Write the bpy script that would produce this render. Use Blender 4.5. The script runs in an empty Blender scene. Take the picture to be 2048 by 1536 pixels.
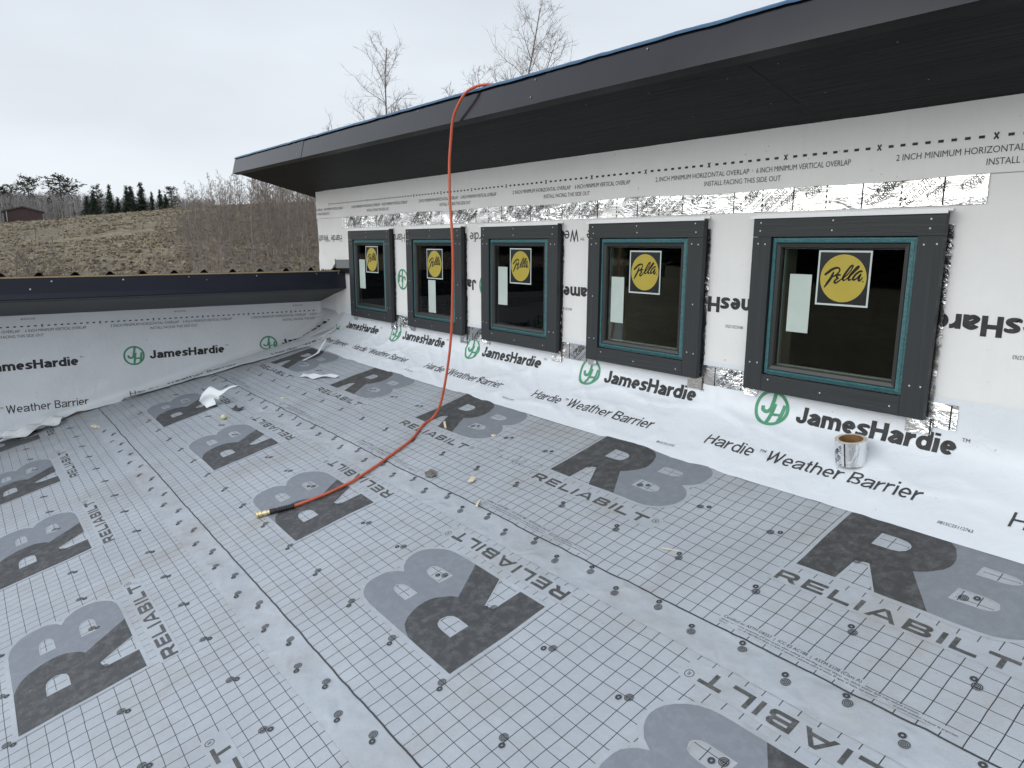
import bpy, bmesh, math, random
from mathutils import Vector, Matrix, noise
from mathutils.geometry import tessellate_polygon
R_ = math.radians
scene = bpy.context.scene
col = scene.collection

# ------------------------------------------------------------------ camera
CAM = Vector((3.034, -2.87, 1.072)); FPX = 1413.65
AX_R = Vector((0.61137, 0.79134, 0.00308)); AX_D = Vector((0.1551, -0.11599, -0.98107)); 
AX_F = AX_R.cross(AX_D).normalized(); AX_D = AX_F.cross(AX_R).normalized(); AX_R.normalize()
cd = bpy.data.cameras.new('camera'); cam = bpy.data.objects.new('camera', cd); col.objects.link(cam)
cd.sensor_width = 36; cd.lens = FPX / 2048 * 36; cd.clip_start = .05; cd.clip_end = 3000
m = Matrix.Identity(4)
for i in range(3):
    m[i][0] = AX_R[i]; m[i][1] = -AX_D[i]; m[i][2] = -AX_F[i]; m[i][3] = CAM[i]
cam.matrix_world = m
scene.camera = cam

# ------------------------------------------------------------------ world, sun, exposure
SUN_EL, SUN_AZ = R_(52), R_(215)
w = bpy.data.worlds.new('World'); scene.world = w; w.use_nodes = True
nt = w.node_tree; nt.nodes.clear()
def wn(t, **k):
    n = nt.nodes.new(t)
    for a, b in k.items(): setattr(n, a, b)
    return n
out = wn('ShaderNodeOutputWorld'); bg = wn('ShaderNodeBackground'); bg.inputs['Strength'].default_value = .1
sky = wn('ShaderNodeTexSky'); sky.sky_type = 'NISHITA'; sky.sun_disc = False
sky.sun_elevation = SUN_EL; sky.sun_rotation = SUN_AZ; sky.air_density = 1; sky.dust_density = 4; sky.altitude = 2400
tc = wn('ShaderNodeTexCoord'); sep = wn('ShaderNodeSeparateXYZ'); nt.links.new(tc.outputs['Generated'], sep.inputs[0])
grad = wn('ShaderNodeValToRGB')
cr = grad.color_ramp; cr.elements[0].position = 0.0; cr.elements[0].color = (.84, .875, .91, 1)
cr.elements[1].position = 1.0; cr.elements[1].color = (.66, .765, .91, 1)
for p, c in ((.10, (.82, .865, .915, 1)), (.22, (.785, .835, .89, 1)), (.36, (.745, .80, .865, 1)), (.6, (.68, .755, .86, 1))):
    e = cr.elements.new(p); e.color = c
nt.links.new(sep.outputs['Z'], grad.inputs[0])
mp = wn('ShaderNodeMapping'); mp.inputs['Scale'].default_value = (1.2, 1.2, 3.5); nt.links.new(tc.outputs['Generated'], mp.inputs[0])
nz = wn('ShaderNodeTexNoise'); nz.inputs['Scale'].default_value = 1.6; nz.inputs['Detail'].default_value = 4; nt.links.new(mp.outputs[0], nz.inputs['Vector'])
mr = wn('ShaderNodeMapRange'); mr.inputs[1].default_value = .25; mr.inputs[2].default_value = .75; mr.inputs[3].default_value = 8.7; mr.inputs[4].default_value = 11.1
nt.links.new(nz.outputs['Fac'], mr.inputs[0])
# sky glow added behind the viewer, out of frame, to light the walls
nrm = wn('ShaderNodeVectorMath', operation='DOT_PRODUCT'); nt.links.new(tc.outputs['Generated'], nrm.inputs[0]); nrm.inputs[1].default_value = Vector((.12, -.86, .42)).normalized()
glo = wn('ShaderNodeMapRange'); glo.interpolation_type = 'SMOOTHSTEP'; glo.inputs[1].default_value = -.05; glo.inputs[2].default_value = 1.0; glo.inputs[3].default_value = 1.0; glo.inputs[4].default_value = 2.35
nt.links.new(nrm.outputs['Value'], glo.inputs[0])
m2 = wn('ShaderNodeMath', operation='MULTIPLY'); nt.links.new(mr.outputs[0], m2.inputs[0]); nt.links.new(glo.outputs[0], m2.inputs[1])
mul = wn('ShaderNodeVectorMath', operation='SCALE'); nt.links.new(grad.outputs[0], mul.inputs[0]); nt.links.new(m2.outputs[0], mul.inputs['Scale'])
warm = wn('ShaderNodeMix', data_type='RGBA'); warm.blend_type = 'MULTIPLY'; warm.inputs['B'].default_value = (1.03, 1.0, .93, 1)
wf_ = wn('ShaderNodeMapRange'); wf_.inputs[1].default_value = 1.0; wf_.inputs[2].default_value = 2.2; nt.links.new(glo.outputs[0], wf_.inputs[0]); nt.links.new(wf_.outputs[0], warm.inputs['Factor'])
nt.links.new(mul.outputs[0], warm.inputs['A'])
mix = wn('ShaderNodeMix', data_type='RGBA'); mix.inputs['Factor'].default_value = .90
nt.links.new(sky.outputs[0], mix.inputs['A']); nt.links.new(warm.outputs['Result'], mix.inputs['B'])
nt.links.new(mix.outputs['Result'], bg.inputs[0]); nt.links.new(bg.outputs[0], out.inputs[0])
sl = bpy.data.lights.new('sun', 'SUN'); sl.energy = .5; sl.angle = R_(30); sl.color = (1, .97, .93)
so = bpy.data.objects.new('sun', sl); col.objects.link(so)
# the sun stands behind the viewer's left shoulder, over the open side of the roof
sd = Vector((-.42, -.80, .42)).normalized()
so.rotation_euler = (-sd).to_track_quat('-Z', 'Y').to_euler()
sky.sun_elevation = math.asin(sd.z); sky.sun_rotation = math.atan2(sd.x, sd.y)
vs = scene.view_settings; scene.display_settings.display_device = 'sRGB'
vs.view_transform = 'Standard'; vs.look = 'None'; vs.exposure = .08; vs.gamma = 1; vs.use_curve_mapping = False
scene.cycles.max_bounces = 8; scene.cycles.transparent_max_bounces = 12

# ------------------------------------------------------------------ helpers: objects
def tag(o, label=None, cat=None, group=None, kind=None):
    if label: o['label'] = label
    if cat: o['category'] = cat
    if group: o['group'] = group
    if kind: o['kind'] = kind
    return o
def empty(name, loc=(0, 0, 0)):
    o = bpy.data.objects.new(name, None); o.location = loc; o.empty_display_size = .1; col.objects.link(o); return o
class MB:
    """collects polygons with material slots, then links them as ONE mesh object"""
    def __init__(s): s.v = []; s.f = []; s.m = []; s.mats = []; s.uv = {}
    def slot(s, mat):
        if mat not in s.mats: s.mats.append(mat)
        return s.mats.index(mat)
    def face(s, pts, mat, uv=None):
        i = len(s.v); s.v += [tuple(p) for p in pts]
        if uv: s.uv[len(s.f)] = uv
        s.f.append(tuple(range(i, i + len(pts)))); s.m.append(s.slot(mat))
    def mesh(s, vs, fs, mat):
        i = len(s.v); k = s.slot(mat); s.v += [tuple(p) for p in vs]
        for f in fs: s.f.append(tuple(a + i for a in f)); s.m.append(k)
    def grid(s, us, vs, fn, mat, uvs=False, skip=None):
        i = len(s.v); k = s.slot(mat); n = len(vs)
        for u in us:
            for v in vs: s.v.append(tuple(fn(u, v)))
        for a in range(len(us) - 1):
            for b in range(n - 1):
                if skip and skip((us[a] + us[a + 1]) / 2, (vs[b] + vs[b + 1]) / 2): continue
                if uvs: s.uv[len(s.f)] = [(us[a], vs[b]), (us[a + 1], vs[b]), (us[a + 1], vs[b + 1]), (us[a], vs[b + 1])]
                s.f.append((i + a * n + b, i + (a + 1) * n + b, i + (a + 1) * n + b + 1, i + a * n + b + 1)); s.m.append(k)
    def box(s, lo, hi, mat, M=None):
        x0, y0, z0 = lo; x1, y1, z1 = hi
        vs = [Vector(p) for p in ((x0, y0, z0), (x1, y0, z0), (x1, y1, z0), (x0, y1, z0), (x0, y0, z1), (x1, y0, z1), (x1, y1, z1), (x0, y1, z1))]
        if M: vs = [M @ p for p in vs]
        s.mesh(vs, [(0, 3, 2, 1), (4, 5, 6, 7), (0, 1, 5, 4), (1, 2, 6, 5), (2, 3, 7, 6), (3, 0, 4, 7)], mat)
    def tube(s, pts, rads, mat, n=8, cap=True):
        pts = [Vector(p) for p in pts]; vs = []; fs = []; a0 = None
        for i, p in enumerate(pts):
            d = (pts[min(i + 1, len(pts) - 1)] - pts[max(i - 1, 0)]).normalized()
            if a0 is None: a0 = d.orthogonal().normalized()
            a0 = (a0 - d * a0.dot(d)); a0 = a0.normalized() if a0.length > 1e-6 else d.orthogonal().normalized()
            b = d.cross(a0); r = rads[i] if hasattr(rads, '__len__') else rads
            for k in range(n):
                t = 2 * math.pi * k / n; vs.append(p + (a0 * math.cos(t) + b * math.sin(t)) * r)
        for i in range(len(pts) - 1):
            for k in range(n):
                fs.append((i * n + k, i * n + (k + 1) % n, (i + 1) * n + (k + 1) % n, (i + 1) * n + k))
        if cap: fs.append(tuple(range(n - 1, -1, -1))); fs.append(tuple((len(pts) - 1) * n + k for k in range(n)))
        s.mesh(vs, fs, mat)
    def clip(s, drop):
        keep = [k for k, f in enumerate(s.f) if not drop(sum((Vector(s.v[i]) for i in f), Vector()) / len(f))]
        s.uv = {n: s.uv[k] for n, k in enumerate(keep) if k in s.uv}; s.f = [s.f[k] for k in keep]; s.m = [s.m[k] for k in keep]
    def build(s, name, parent=None, smooth=False, loc=None):
        me = bpy.data.meshes.new(name); me.from_pydata(s.v, [], s.f)
        for mt in s.mats: me.materials.append(mt)
        me.polygons.foreach_set('material_index', s.m)
        if s.uv:
            L = me.uv_layers.new(name='UVMap')
            for fi, uv in s.uv.items():
                p = me.polygons[fi]
                for li, c in zip(p.loop_indices, uv): L.data[li].uv = c
        if smooth: me.polygons.foreach_set('use_smooth', [True] * len(me.polygons))
        me.update()
        o = bpy.data.objects.new(name, me); col.objects.link(o)
        if parent: 
            o.parent = parent; o.matrix_parent_inverse = Matrix.Translation(parent.location).inverted()
        return o
def frange(a, b, step):
    n = max(1, int(math.ceil(abs(b - a) / step))); return [a + (b - a) * i / n for i in range(n + 1)]
def copy_tree(o, parent=None):
    c = o.copy(); col.objects.link(c)
    if parent: c.parent = parent
    for ch in list(o.children): copy_tree(ch, c)
    return c

# ------------------------------------------------------------------ helpers: materials
def mat(name, base=(.5, .5, .5), rough=.5, spec=.5, metal=0, coat=0):
    mt = bpy.data.materials.new(name); mt.use_nodes = True; b = mt.node_tree.nodes['Principled BSDF']
    b.inputs['Base Color'].default_value = (*base, 1); b.inputs['Roughness'].default_value = rough
    b.inputs['Specular IOR Level'].default_value = spec; b.inputs['Metallic'].default_value = metal; b.inputs['Coat Weight'].default_value = coat
    return mt
class NB:
    def __init__(s, mt): s.nt = mt.node_tree; s.b = s.nt.nodes['Principled BSDF']
    def n(s, t, **k):
        x = s.nt.nodes.new(t)
        for a, b in k.items(): setattr(x, a, b)
        return x
    def l(s, a, b): s.nt.links.new(a, b)
    def coord(s, kind='Object', scale=(1, 1, 1), rot=(0, 0, 0)):
        t = s.n('ShaderNodeTexCoord'); q = s.n('ShaderNodeMapping'); q.inputs['Scale'].default_value = scale; q.inputs['Rotation'].default_value = rot
        s.l(t.outputs[kind], q.inputs[0]); return q.outputs[0]
    def noise(s, vec, scale, detail=3, rough=.5, dist=0):
        x = s.n('ShaderNodeTexNoise'); x.inputs['Scale'].default_value = scale; x.inputs['Detail'].default_value = detail
        x.inputs['Roughness'].default_value = rough; x.inputs['Distortion'].default_value = dist; s.l(vec, x.inputs['Vector']); return x.outputs['Fac']
    def ramp(s, fac, stops):
        x = s.n('ShaderNodeValToRGB'); e = x.color_ramp.elements
        e[0].position, e[1].position = stops[0][0], stops[-1][0]
        def c4(c): return (c, c, c, 1) if not hasattr(c, '__len__') else (*c, 1)
        e[0].color, e[1].color = c4(stops[0][1]), c4(stops[-1][1])
        for p, c in stops[1:-1]: q = e.new(p); q.color = c4(c)
        s.l(fac, x.inputs[0]); return x.outputs[0]
    def math(s, op, a, b=None):
        x = s.n('ShaderNodeMath', operation=op)
        for i, v in enumerate((a, b)):
            if v is None: continue
            if hasattr(v, 'is_output'): s.l(v, x.inputs[i])
            else: x.inputs[i].default_value = v
        return x.outputs[0]
    def mixc(s, fac, a, b):
        x = s.n('ShaderNodeMix', data_type='RGBA')
        for k, v in (('Factor', fac), ('A', a), ('B', b)):
            if hasattr(v, 'is_output'): s.l(v, x.inputs[k])
            else: x.inputs[k].default_value = v if not hasattr(v, '__len__') else (*v, 1)
        return x.outputs['Result']
    def bump(s, h, strength=.3, dist=.01, normal=None):
        x = s.n('ShaderNodeBump'); x.inputs['Strength'].default_value = strength; x.inputs['Distance'].default_value = dist
        s.l(h, x.inputs['Height'])
        if normal: s.l(normal, x.inputs['Normal'])
        return x.outputs[0]
    def base(s, c): s.l(c, s.b.inputs['Base Color'])
    def rough(s, c): s.l(c, s.b.inputs['Roughness'])
    def normal(s, c): s.l(c, s.b.inputs['Normal'])
def varied(name, c1, c2, scale=6, rough=.5, spec=.5, bump=0, bscale=200, stretch=(1, 1, 1), metal=0, detail=4, bdist=.002):
    mt = mat(name, c1, rough, spec, metal); q = NB(mt); v = q.coord('Object', stretch)
    q.base(q.mixc(q.ramp(q.noise(v, scale, detail, .6), [(.3, 0.), (.7, 1.)]), c1, c2))
    if bump: q.normal(q.bump(q.noise(v, bscale, 3), bump, bdist))
    return mt

PER = 1.3063                 # print repeat of the underlayment
SU, SV = PER / 24, .0537     # printed grid
def underlay(name, grid):
    mt = mat(name, (.42, .44, .47), .5, .5); q = NB(mt); v = q.coord('Object')
    fib = q.noise(v, 260, 3, .6); big = q.noise(v, 2.3, 4, .6); mid = q.noise(v, 21, 4, .65)
    c = q.mixc(q.ramp(big, [(.35, 0.), (.68, 1.)]), (.405, .43, .465), (.345, .365, .395))
    c = q.mixc(q.ramp(mid, [(.40, 0.), (.75, .5)]), c, (.355, .365, .385))
    c = q.mixc(q.ramp(fib, [(.45, 0.), (.75, .22)]), c, (.29, .30, .32))
    stain = q.noise(q.coord('Object', (1.3, .8, 1)), 1.9, 5, .7)
    c = q.mixc(q.ramp(stain, [(.50, 0.), (.74, .62)]), c, (.285, .255, .23))
    scf = q.noise(q.coord('Object', (3, 50, 1), (0, 0, .8)), 4, 4, .7, 1); scg = q.noise(q.coord('Object', (46, 3, 1), (0, 0, .25)), 4, 4, .7, 1)
    c = q.mixc(q.ramp(q.math('MAXIMUM', scf, scg), [(.63, 0.), (.76, .4)]), c, (.50, .52, .55))
    # trodden dirt flecks
    fl = q.noise(v, 95, 2, .5); c = q.mixc(q.ramp(fl, [(.70, 0.), (.76, .55)]), c, (.20, .19, .18))
    if grid:
        uv = q.n('ShaderNodeUVMap'); sp = q.n('ShaderNodeSeparateXYZ'); q.l(uv.outputs[0], sp.inputs[0])
        wob = q.math('MULTIPLY', q.math('SUBTRACT', q.noise(v, 7, 2), .5), .006)
        du = q.math('PINGPONG', q.math('ADD', q.math('ADD', sp.outputs['X'], .021 + SU * 400), wob), SU / 2)
        dv = q.math('PINGPONG', q.math('ADD', q.math('ADD', sp.outputs['Y'], -.115 + SV * 400), wob), SV / 2)
        lu = q.math('LESS_THAN', du, .00145); lv = q.math('LESS_THAN', dv, .00118)
        ln = q.math('MAXIMUM', q.math('MULTIPLY', lu, 1.0), q.math('MULTIPLY', lv, .95))
        c = q.mixc(ln, c, (.030, .030, .032))
    q.base(c); q.rough(q.ramp(mid, [(.3, .38), (.7, .52)]))
    cre = q.n('ShaderNodeTexNoise'); cre.noise_type = 'RIDGED_MULTIFRACTAL'; cre.inputs['Scale'].default_value = 6 if grid else 13; cre.inputs['Detail'].default_value = 2; cre.inputs['Distortion'].default_value = .5
    q.l(v, cre.inputs['Vector'])
    q.normal(q.bump(q.noise(v, 330, 2), .25, .001, q.bump(q.noise(v, 34, 3), .45, .005, q.bump(cre.outputs['Fac'], .5 if grid else .85, .009))))
    return mt
def printed(name, c, scratch, amount=.45):
    mt = mat(name, c, .5, .45); q = NB(mt)
    v = q.coord('Object'); a = q.noise(q.coord('Object', (3, 60, 1), (0, 0, .6)), 5, 4, .7, .8); b = q.noise(q.coord('Object', (55, 3, 1), (0, 0, -.35)), 5, 4, .7, .8); e = q.noise(q.coord('Object', (2, 42, 1), (0, 0, -1.1)), 6, 4, .7, 1.2)
    s1 = q.ramp(a, [(.60, 0.), (.76, amount)]); s2 = q.ramp(b, [(.62, 0.), (.78, amount)]); s3 = q.ramp(e, [(.60, 0.), (.74, amount)])
    big = q.ramp(q.noise(v, 6, 5, .75), [(.42, .05), (.66, 1.)])
    f = q.math('MULTIPLY', q.math('MAXIMUM', q.math('MAXIMUM', s1, s2), s3), big)
    cc = q.mixc(f, c, scratch); cc = q.mixc(q.ramp(q.noise(v, 26, 5, .75), [(.46, 0.), (.80, .42)]), cc, scratch)
    q.base(cc); q.normal(q.bump(q.noise(v, 330, 2), .2, .001, q.bump(q.noise(v, 34, 3), .3, .004)))
    return mt
M = {}
M['under'] = underlay('underlayment_grid', True); M['under_plain'] = underlay('underlayment_plain', False)
M['ink_dark'] = printed('ink_charcoal', (.050, .049, .050), (.26, .26, .265), .55)
M['ink_mid'] = printed('ink_mid_grey', (.185, .198, .222), (.31, .33, .36), .45)
M['ink_line'] = mat('ink_line', (.045, .045, .047), .55, .4)
M['ink_side'] = printed('ink_sparse', (.06, .06, .058), (.3, .3, .3), .8)
M['pencil'] = mat('pencil', (.17, .17, .17), .5)

def wrapmat(name, c=(.79, .79, .80), fold=.5):
    mt = mat(name, c, .55 if fold < 1 else .36, .35 if fold < 1 else .5); q = NB(mt); v = q.coord('Object')
    big = q.noise(v, 3, 4, .6)
    cc = q.mixc(q.ramp(big, [(.3, 0.), (.75, 1.)]), c, tuple(a * .93 for a in c))
    cc = q.mixc(q.ramp(q.noise(q.coord('Object', (14, 14, .8)), 2.5, 3), [(.55, 0.), (.8, .25)]), cc, (.66, .67, .68))
    fl = q.noise(v, 45, 2); cc = q.mixc(q.ramp(fl, [(.73, 0.), (.77, .7)]), cc, (.42, .42, .43))
    q.base(cc)
    wr = q.n('ShaderNodeTexNoise'); wr.noise_type = 'RIDGED_MULTIFRACTAL'; wr.inputs['Scale'].default_value = 3.1; wr.inputs['Detail'].default_value = 3; wr.inputs['Distortion'].default_value = .6
    q.l(q.coord('Object', (1, 1, 1.4), (.3, .2, .5)), wr.inputs['Vector'])
    b1 = q.bump(wr.outputs['Fac'], fold * .35, .012)
    b2 = q.bump(q.noise(v, 9, 3, .5, .8), fold * .5, .012, b1)
    q.normal(q.bump(q.noise(v, 500, 2), .15, .0006, b2))
    return mt
M['wrap'] = wrapmat('white_weather_barrier', (.77, .76, .75), fold=.5)  # warm bounce light on the wall is tinted into this colour
M['wrap_floor_skylit'] = wrapmat('white_weather_barrier_apron_skylit', (.70, .725, .765), 1.05)  # same barrier product, with cool light from the sky tinted into its colour
M['wrap_black'] = varied('barrier_print_black', (.022, .022, .024), (.05, .05, .052), 30, .6, .3)
M['wrap_grey'] = mat('barrier_print_thin', (.05, .05, .052), .6, .3)
M['wrap_green'] = varied('barrier_print_green', (.055, .235, .125), (.10, .32, .19), 25, .6, .3)

def woodgrain(name, c1, c2, along=0, rough=.55, bump=.6):
    mt = mat(name, c1, rough, .4 if c1[0] > .01 else .12); q = NB(mt); sc = [60, 60, 60]; sc[along] = 1.6
    v = q.coord('Object', sc); a = q.noise(v, 1.0, 5, .65, 1.2); b = q.noise(q.coord('Object'), 3, 3)
    q.base(q.mixc(q.ramp(a, [(.35, 0.), (.7, 1.)]), c1, c2)); q.normal(q.bump(a, bump, .004))
    return mt
M['trim_h'] = woodgrain('trim_board_charcoal_horizontal', (.022, .0255, .0275), (.031, .0345, .037), 0)
M['trim_v'] = woodgrain('trim_board_charcoal_vertical', (.022, .0255, .0275), (.031, .0345, .037), 2)
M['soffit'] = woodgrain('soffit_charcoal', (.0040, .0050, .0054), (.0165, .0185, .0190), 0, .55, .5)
M['black'] = mat('black_void', (.012, .012, .013), .6, .3)
M['nail'] = mat('nail_head', (.55, .55, .55), .4, .5); M['nail_dull'] = mat('screw_head', (.22, .22, .23), .4, .5)
def teal():
    mt = mat('teal_protective_film', (.035, .115, .13), .28, .5); q = NB(mt)
    a = q.noise(q.coord('Object', (3, 3, 3), (0, .5, 0)), 22, 4, .7, 1.5); b = q.noise(q.coord('Object', (40, 4, 40)), 1.5, 3)
    c = q.mixc(q.ramp(a, [(.45, 0.), (.60, .5), (.64, .1), (.78, .6)]), (.040, .135, .152), (.14, .29, .30))
    q.base(c); q.normal(q.bump(a, .35, .004)); return mt
M['teal'] = teal()
M['sash'] = mat('sash_dark_bronze', (.028, .027, .027), .35, .5)
def glass():
    mt = bpy.data.materials.new('window_glass'); mt.use_nodes = True; t = mt.node_tree; t.nodes.clear()
    o = t.nodes.new('ShaderNodeOutputMaterial'); x = t.nodes.new('ShaderNodeMixShader'); f = t.nodes.new('ShaderNodeFresnel'); f.inputs[0].default_value = 1.38
    a = t.nodes.new('ShaderNodeBsdfTransparent'); a.inputs[0].default_value = (.80, .86, .83, 1); g = t.nodes.new('ShaderNodeBsdfGlossy'); g.inputs['Roughness'].default_value = .012; g.inputs[0].default_value = (1, 1, 1, 1)
    t.links.new(f.outputs[0], x.inputs[0]); t.links.new(a.outputs[0], x.inputs[1]); t.links.new(g.outputs[0], x.inputs[2]); t.links.new(x.outputs[0], o.inputs[0]); return mt
M['glass'] = glass()
M['reveal'] = varied('reveal_wood', (.30, .25, .19), (.38, .33, .26), 12, .6)
M['spacer'] = mat('spacer_bar', (.45, .45, .43), .4, .5)
M['room'] = varied('dark_room', (.014, .012, .010), (.024, .02, .016), 2, .8, .1)
M['stud'] = varied('stud_wood', (.36, .25, .14), (.45, .33, .20), 8, .7)
M['yellow'] = varied('sticker_yellow', (.40, .31, .035), (.43, .34, .05), 8, .45, .4)
M['stk_white'] = mat('sticker_white', (.50, .55, .53), .5, .4); M['stk_dark'] = mat('sticker_dark_film', (.012, .015, .016), .25, .5)
M['stk_ink'] = mat('sticker_ink', (.008, .006, .006), .5, .3)
M['paper'] = varied('paper_label', (.43, .50, .465), (.47, .54, .50), 9, .6, .4)
def foil():
    mt = mat('foil_tape', (.86, .86, .86), .2, .5, 1.0); q = NB(mt)
    a = q.noise(q.coord('Object', (1, 1, 3.2), (0, .45, 0)), 7, 3, .6, 1.8); b = q.noise(q.coord('Object', (2.2, 2.2, 70)), 5, 3, .6)
    am = q.ramp(q.noise(q.coord('Object'), 3.3, 2), [(.42, 0.), (.62, 1.)])
    q.base(q.mixc(q.ramp(q.noise(q.coord('Object'), 12, 3), [(.4, 0.), (.8, .3)]), (.88, .88, .88), (.66, .65, .63)))
    q.normal(q.bump(b, .22, .003, q.bump(q.math('MULTIPLY', a, am), .75, .03))); return mt
M['foil'] = foil()
M['foil_ink'] = mat('foil_ink', (.012, .012, .013), .5, .4)
M['white_metal'] = mat('white_drip_cap', (.80, .81, .82), .35, .5)
def fasc():
    mt = mat('fascia_charcoal_metal', (.012, .0115, .018), .24, .5); q = NB(mt); v = q.coord('Object'); q.b.inputs['IOR'].default_value = 1.36
    q.base(q.mixc(q.ramp(q.noise(v, 3, 4), [(.3, 0.), (.7, 1.)]), (.0085, .0078, .013), (.011, .0102, .0155)))
    q.rough(q.ramp(q.noise(v, 5, 3), [(.3, .14), (.7, .20)])); q.normal(q.bump(q.noise(q.coord('Object', (1, 2, 2)), 1.2, 1), .12, .02)); return mt
M['fascia'] = fasc()
M['fascia_low'] = varied('fascia_dark_navy_metal', (.008, .010, .020), (.011, .013, .024), 3, .36, .4)
M['gloss_black'] = mat('gloss_black_edge', (.008, .008, .009), .35, .12)
M['membrane'] = varied('blue_membrane', (.006, .055, .13), (.012, .085, .17), 8, .45, .5, .4, 40, bdist=.01)
M['closure'] = varied('foam_closure', (.33, .24, .13), (.42, .32, .19), 6, .8)
M['rib'] = mat('black_ribbed_metal', (.014, .014, .015), .4, .5)
M['low_soffit'] = varied('low_soffit_grey', (.034, .034, .035), (.045, .045, .046), 4, .5, .4)
M['flash_light'] = mat('flashing_lit_face', (.16, .165, .175), .4, .5)  # lit side of the black flashing, its brightness put into the colour
M['osb'] = varied('osb', (.30, .20, .10), (.45, .32, .18), 30, .8)
M['siding'] = mat('hidden_sheathing', (.35, .3, .22), .8)

# ------------------------------------------------------------------ shared geometry functions
TH = .0057225; CT, ST = math.cos(TH), math.sin(TH)
def rz(x, y): return .15618 + .250286 * y - .00408 * x
def wave(x, y):
    rip = .0034 * math.sin(19 * x + 5 * y + 3 * noise.noise((x * 1.2, y * 1.6, 6))) * max(0, noise.noise((x * .9, y * 1.3, 12)) + .15)
    return (rip + .0036 * math.sin(2.1 * x + 3.3 * y + .6) * math.sin(1.3 * x - 4.1 * y) + .0044 * (noise.noise((x * 3.3, y * 5.5, 1.7))) + .0013 * noise.noise((x * 11, y * 9, 4.1)))
XA, YA, XB, YB, XC, YC = 1.8177, -.685, 1.2762, -1.3723, .3241, -2.4919
YS, YS2 = -1.1028, -2.026
def deck(x, y, lift):
    X = x * CT - y * ST; Y = x * ST + y * CT
    band = 0
    for s in (YS, YS2):
        t = (s - y)
        if -.02 < t < .15: band = .0050 * noise.noise((X * 11, Y * 13, 9)) + .0026 * noise.noise((X * 27, Y * 22, 3))
    return Vector((X, Y, rz(X, Y) + wave(X, Y) + band + lift))
def mapA(u, v, l): return deck(XA + u, YA + v, .0040 + l)
def mapB(u, v, l): return deck(XB - u, YB - v, .0020 + l)
def mapC(u, v, l): return deck(XC - u, YC - v, l)
# the curve of the apron: wall above, roof below
PR = [(.040, .505), (.040, .45), (.040, .40), (.034, .345), (.012, .29), (-.04, .235), (-.11, .185), (-.2, .135), (-.3, .086)]
def catmull(P, n=12):
    P = [Vector(p) for p in P]; Q = [2 * P[0] - P[1]] + P + [2 * P[-1] - P[-2]]; o = []
    for i in range(1, len(Q) - 2):
        a, b, c, d = Q[i - 1:i + 3]
        for k in range(n):
            t = k / n; o.append(.5 * ((2 * b) + (-a + c) * t + (2 * a - 5 * b + 4 * c - d) * t * t + (-a + 3 * b - 3 * c + d) * t ** 3))
    return o + [P[-1]]
CV = catmull(PR); CS = [0]
for a, b in zip(CV, CV[1:]): CS.append(CS[-1] + (b - a).length)
def curve_at(t):
    t = max(0, min(t, CS[-1] - 1e-6))
    lo = 0
    while CS[lo + 1] < t: lo += 1
    f = (t - CS[lo]) / (CS[lo + 1] - CS[lo]); p = CV[lo].lerp(CV[lo + 1], f); d = (CV[lo + 1] - CV[lo]).normalized()
    return p, Vector((d.y, -d.x))
def apron_wr(u, t):
    k = max(0, min(1, (t - .09) / .10)) * max(.15, min(1, (CS[-1] - t) / .10))
    r = 1 - abs(noise.noise((u * 2.0 + t * 3.1, t * 5 - u * 1.3, 7.7))) * 2.4
    r2 = 1 - abs(noise.noise((u * 3.9 - t * 6, t * 4.1 + u * .7, 2.2))) * 2.4
    return k * (.009 * max(0, r) ** 6 + .007 * max(0, r2) ** 6 + .0055 * noise.noise((u * 2.1, t * 3, .4)) + .0016 * noise.noise((u * 9, t * 9, 5)))
def mapApron(u, t, l):
    p, n = curve_at(t); d = apron_wr(u, t) + l
    return Vector((u, p.x + n.x * -d if False else p.x - abs(n.x) * d, p.y + abs(n.y) * d - .00408 * u * max(0, (t - .25)) * 2))
def mapWall(y0):
    def f(u, z, l):
        b = .0035 * noise.noise((u * 2.5, z * 3.5, 3.3)) + .0025 * max(0, 1 - abs(noise.noise((u * 3 + z * 2, z * 2 - u, 8))) * 4)
        if u < -3.3: b *= 2.2
        return Vector((u, y0 - l - max(-.002, b), z))
    return f
mapLower, mapUpper = mapWall(.044), mapWall(.036)
XW = -3.97
def apron_height(x, y):
    if y < -.3: return -9
    lo = min(range(len(CV)), key=lambda i: abs(CV[i].x - y)); return CV[lo].y
def mapKnee(u, v, l):
    """u runs along the low wall towards the big house, v is height; below the fold the sheet runs out over the roof"""
    y = .044 - u; zf = max(rz(XW, y), apron_height(XW, y) if y > -.3 else -9) + .075
    b = .003 * noise.noise((u * 2.4, v * 4, 5)) + .004 * max(0, 1 - abs(noise.noise((u * 2 + v * 3.4, v * 3 - u * .6, 1.4))) * 3.5)
    if v > zf: return Vector((XW + l + max(-.002, b), y, v))
    s = zf - v; r = .10; L = r * math.pi / 2 * .93
    if s < L:
        a = s / L * 1.45; return Vector((XW + r * (1 - math.cos(a)) + (b + l) * math.cos(a), y, zf - r * math.sin(a) * .78 + (b + l) * math.sin(a)))
    x = XW + r * .88 + (s - L); k = max(0, 1 - (s - L) / .3)
    base = max(rz(x, y), apron_height(x, y) if y > -.32 else -9)
    return Vector((x, y, base + .010 + .014 * k + l + b * 1.8))

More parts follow.
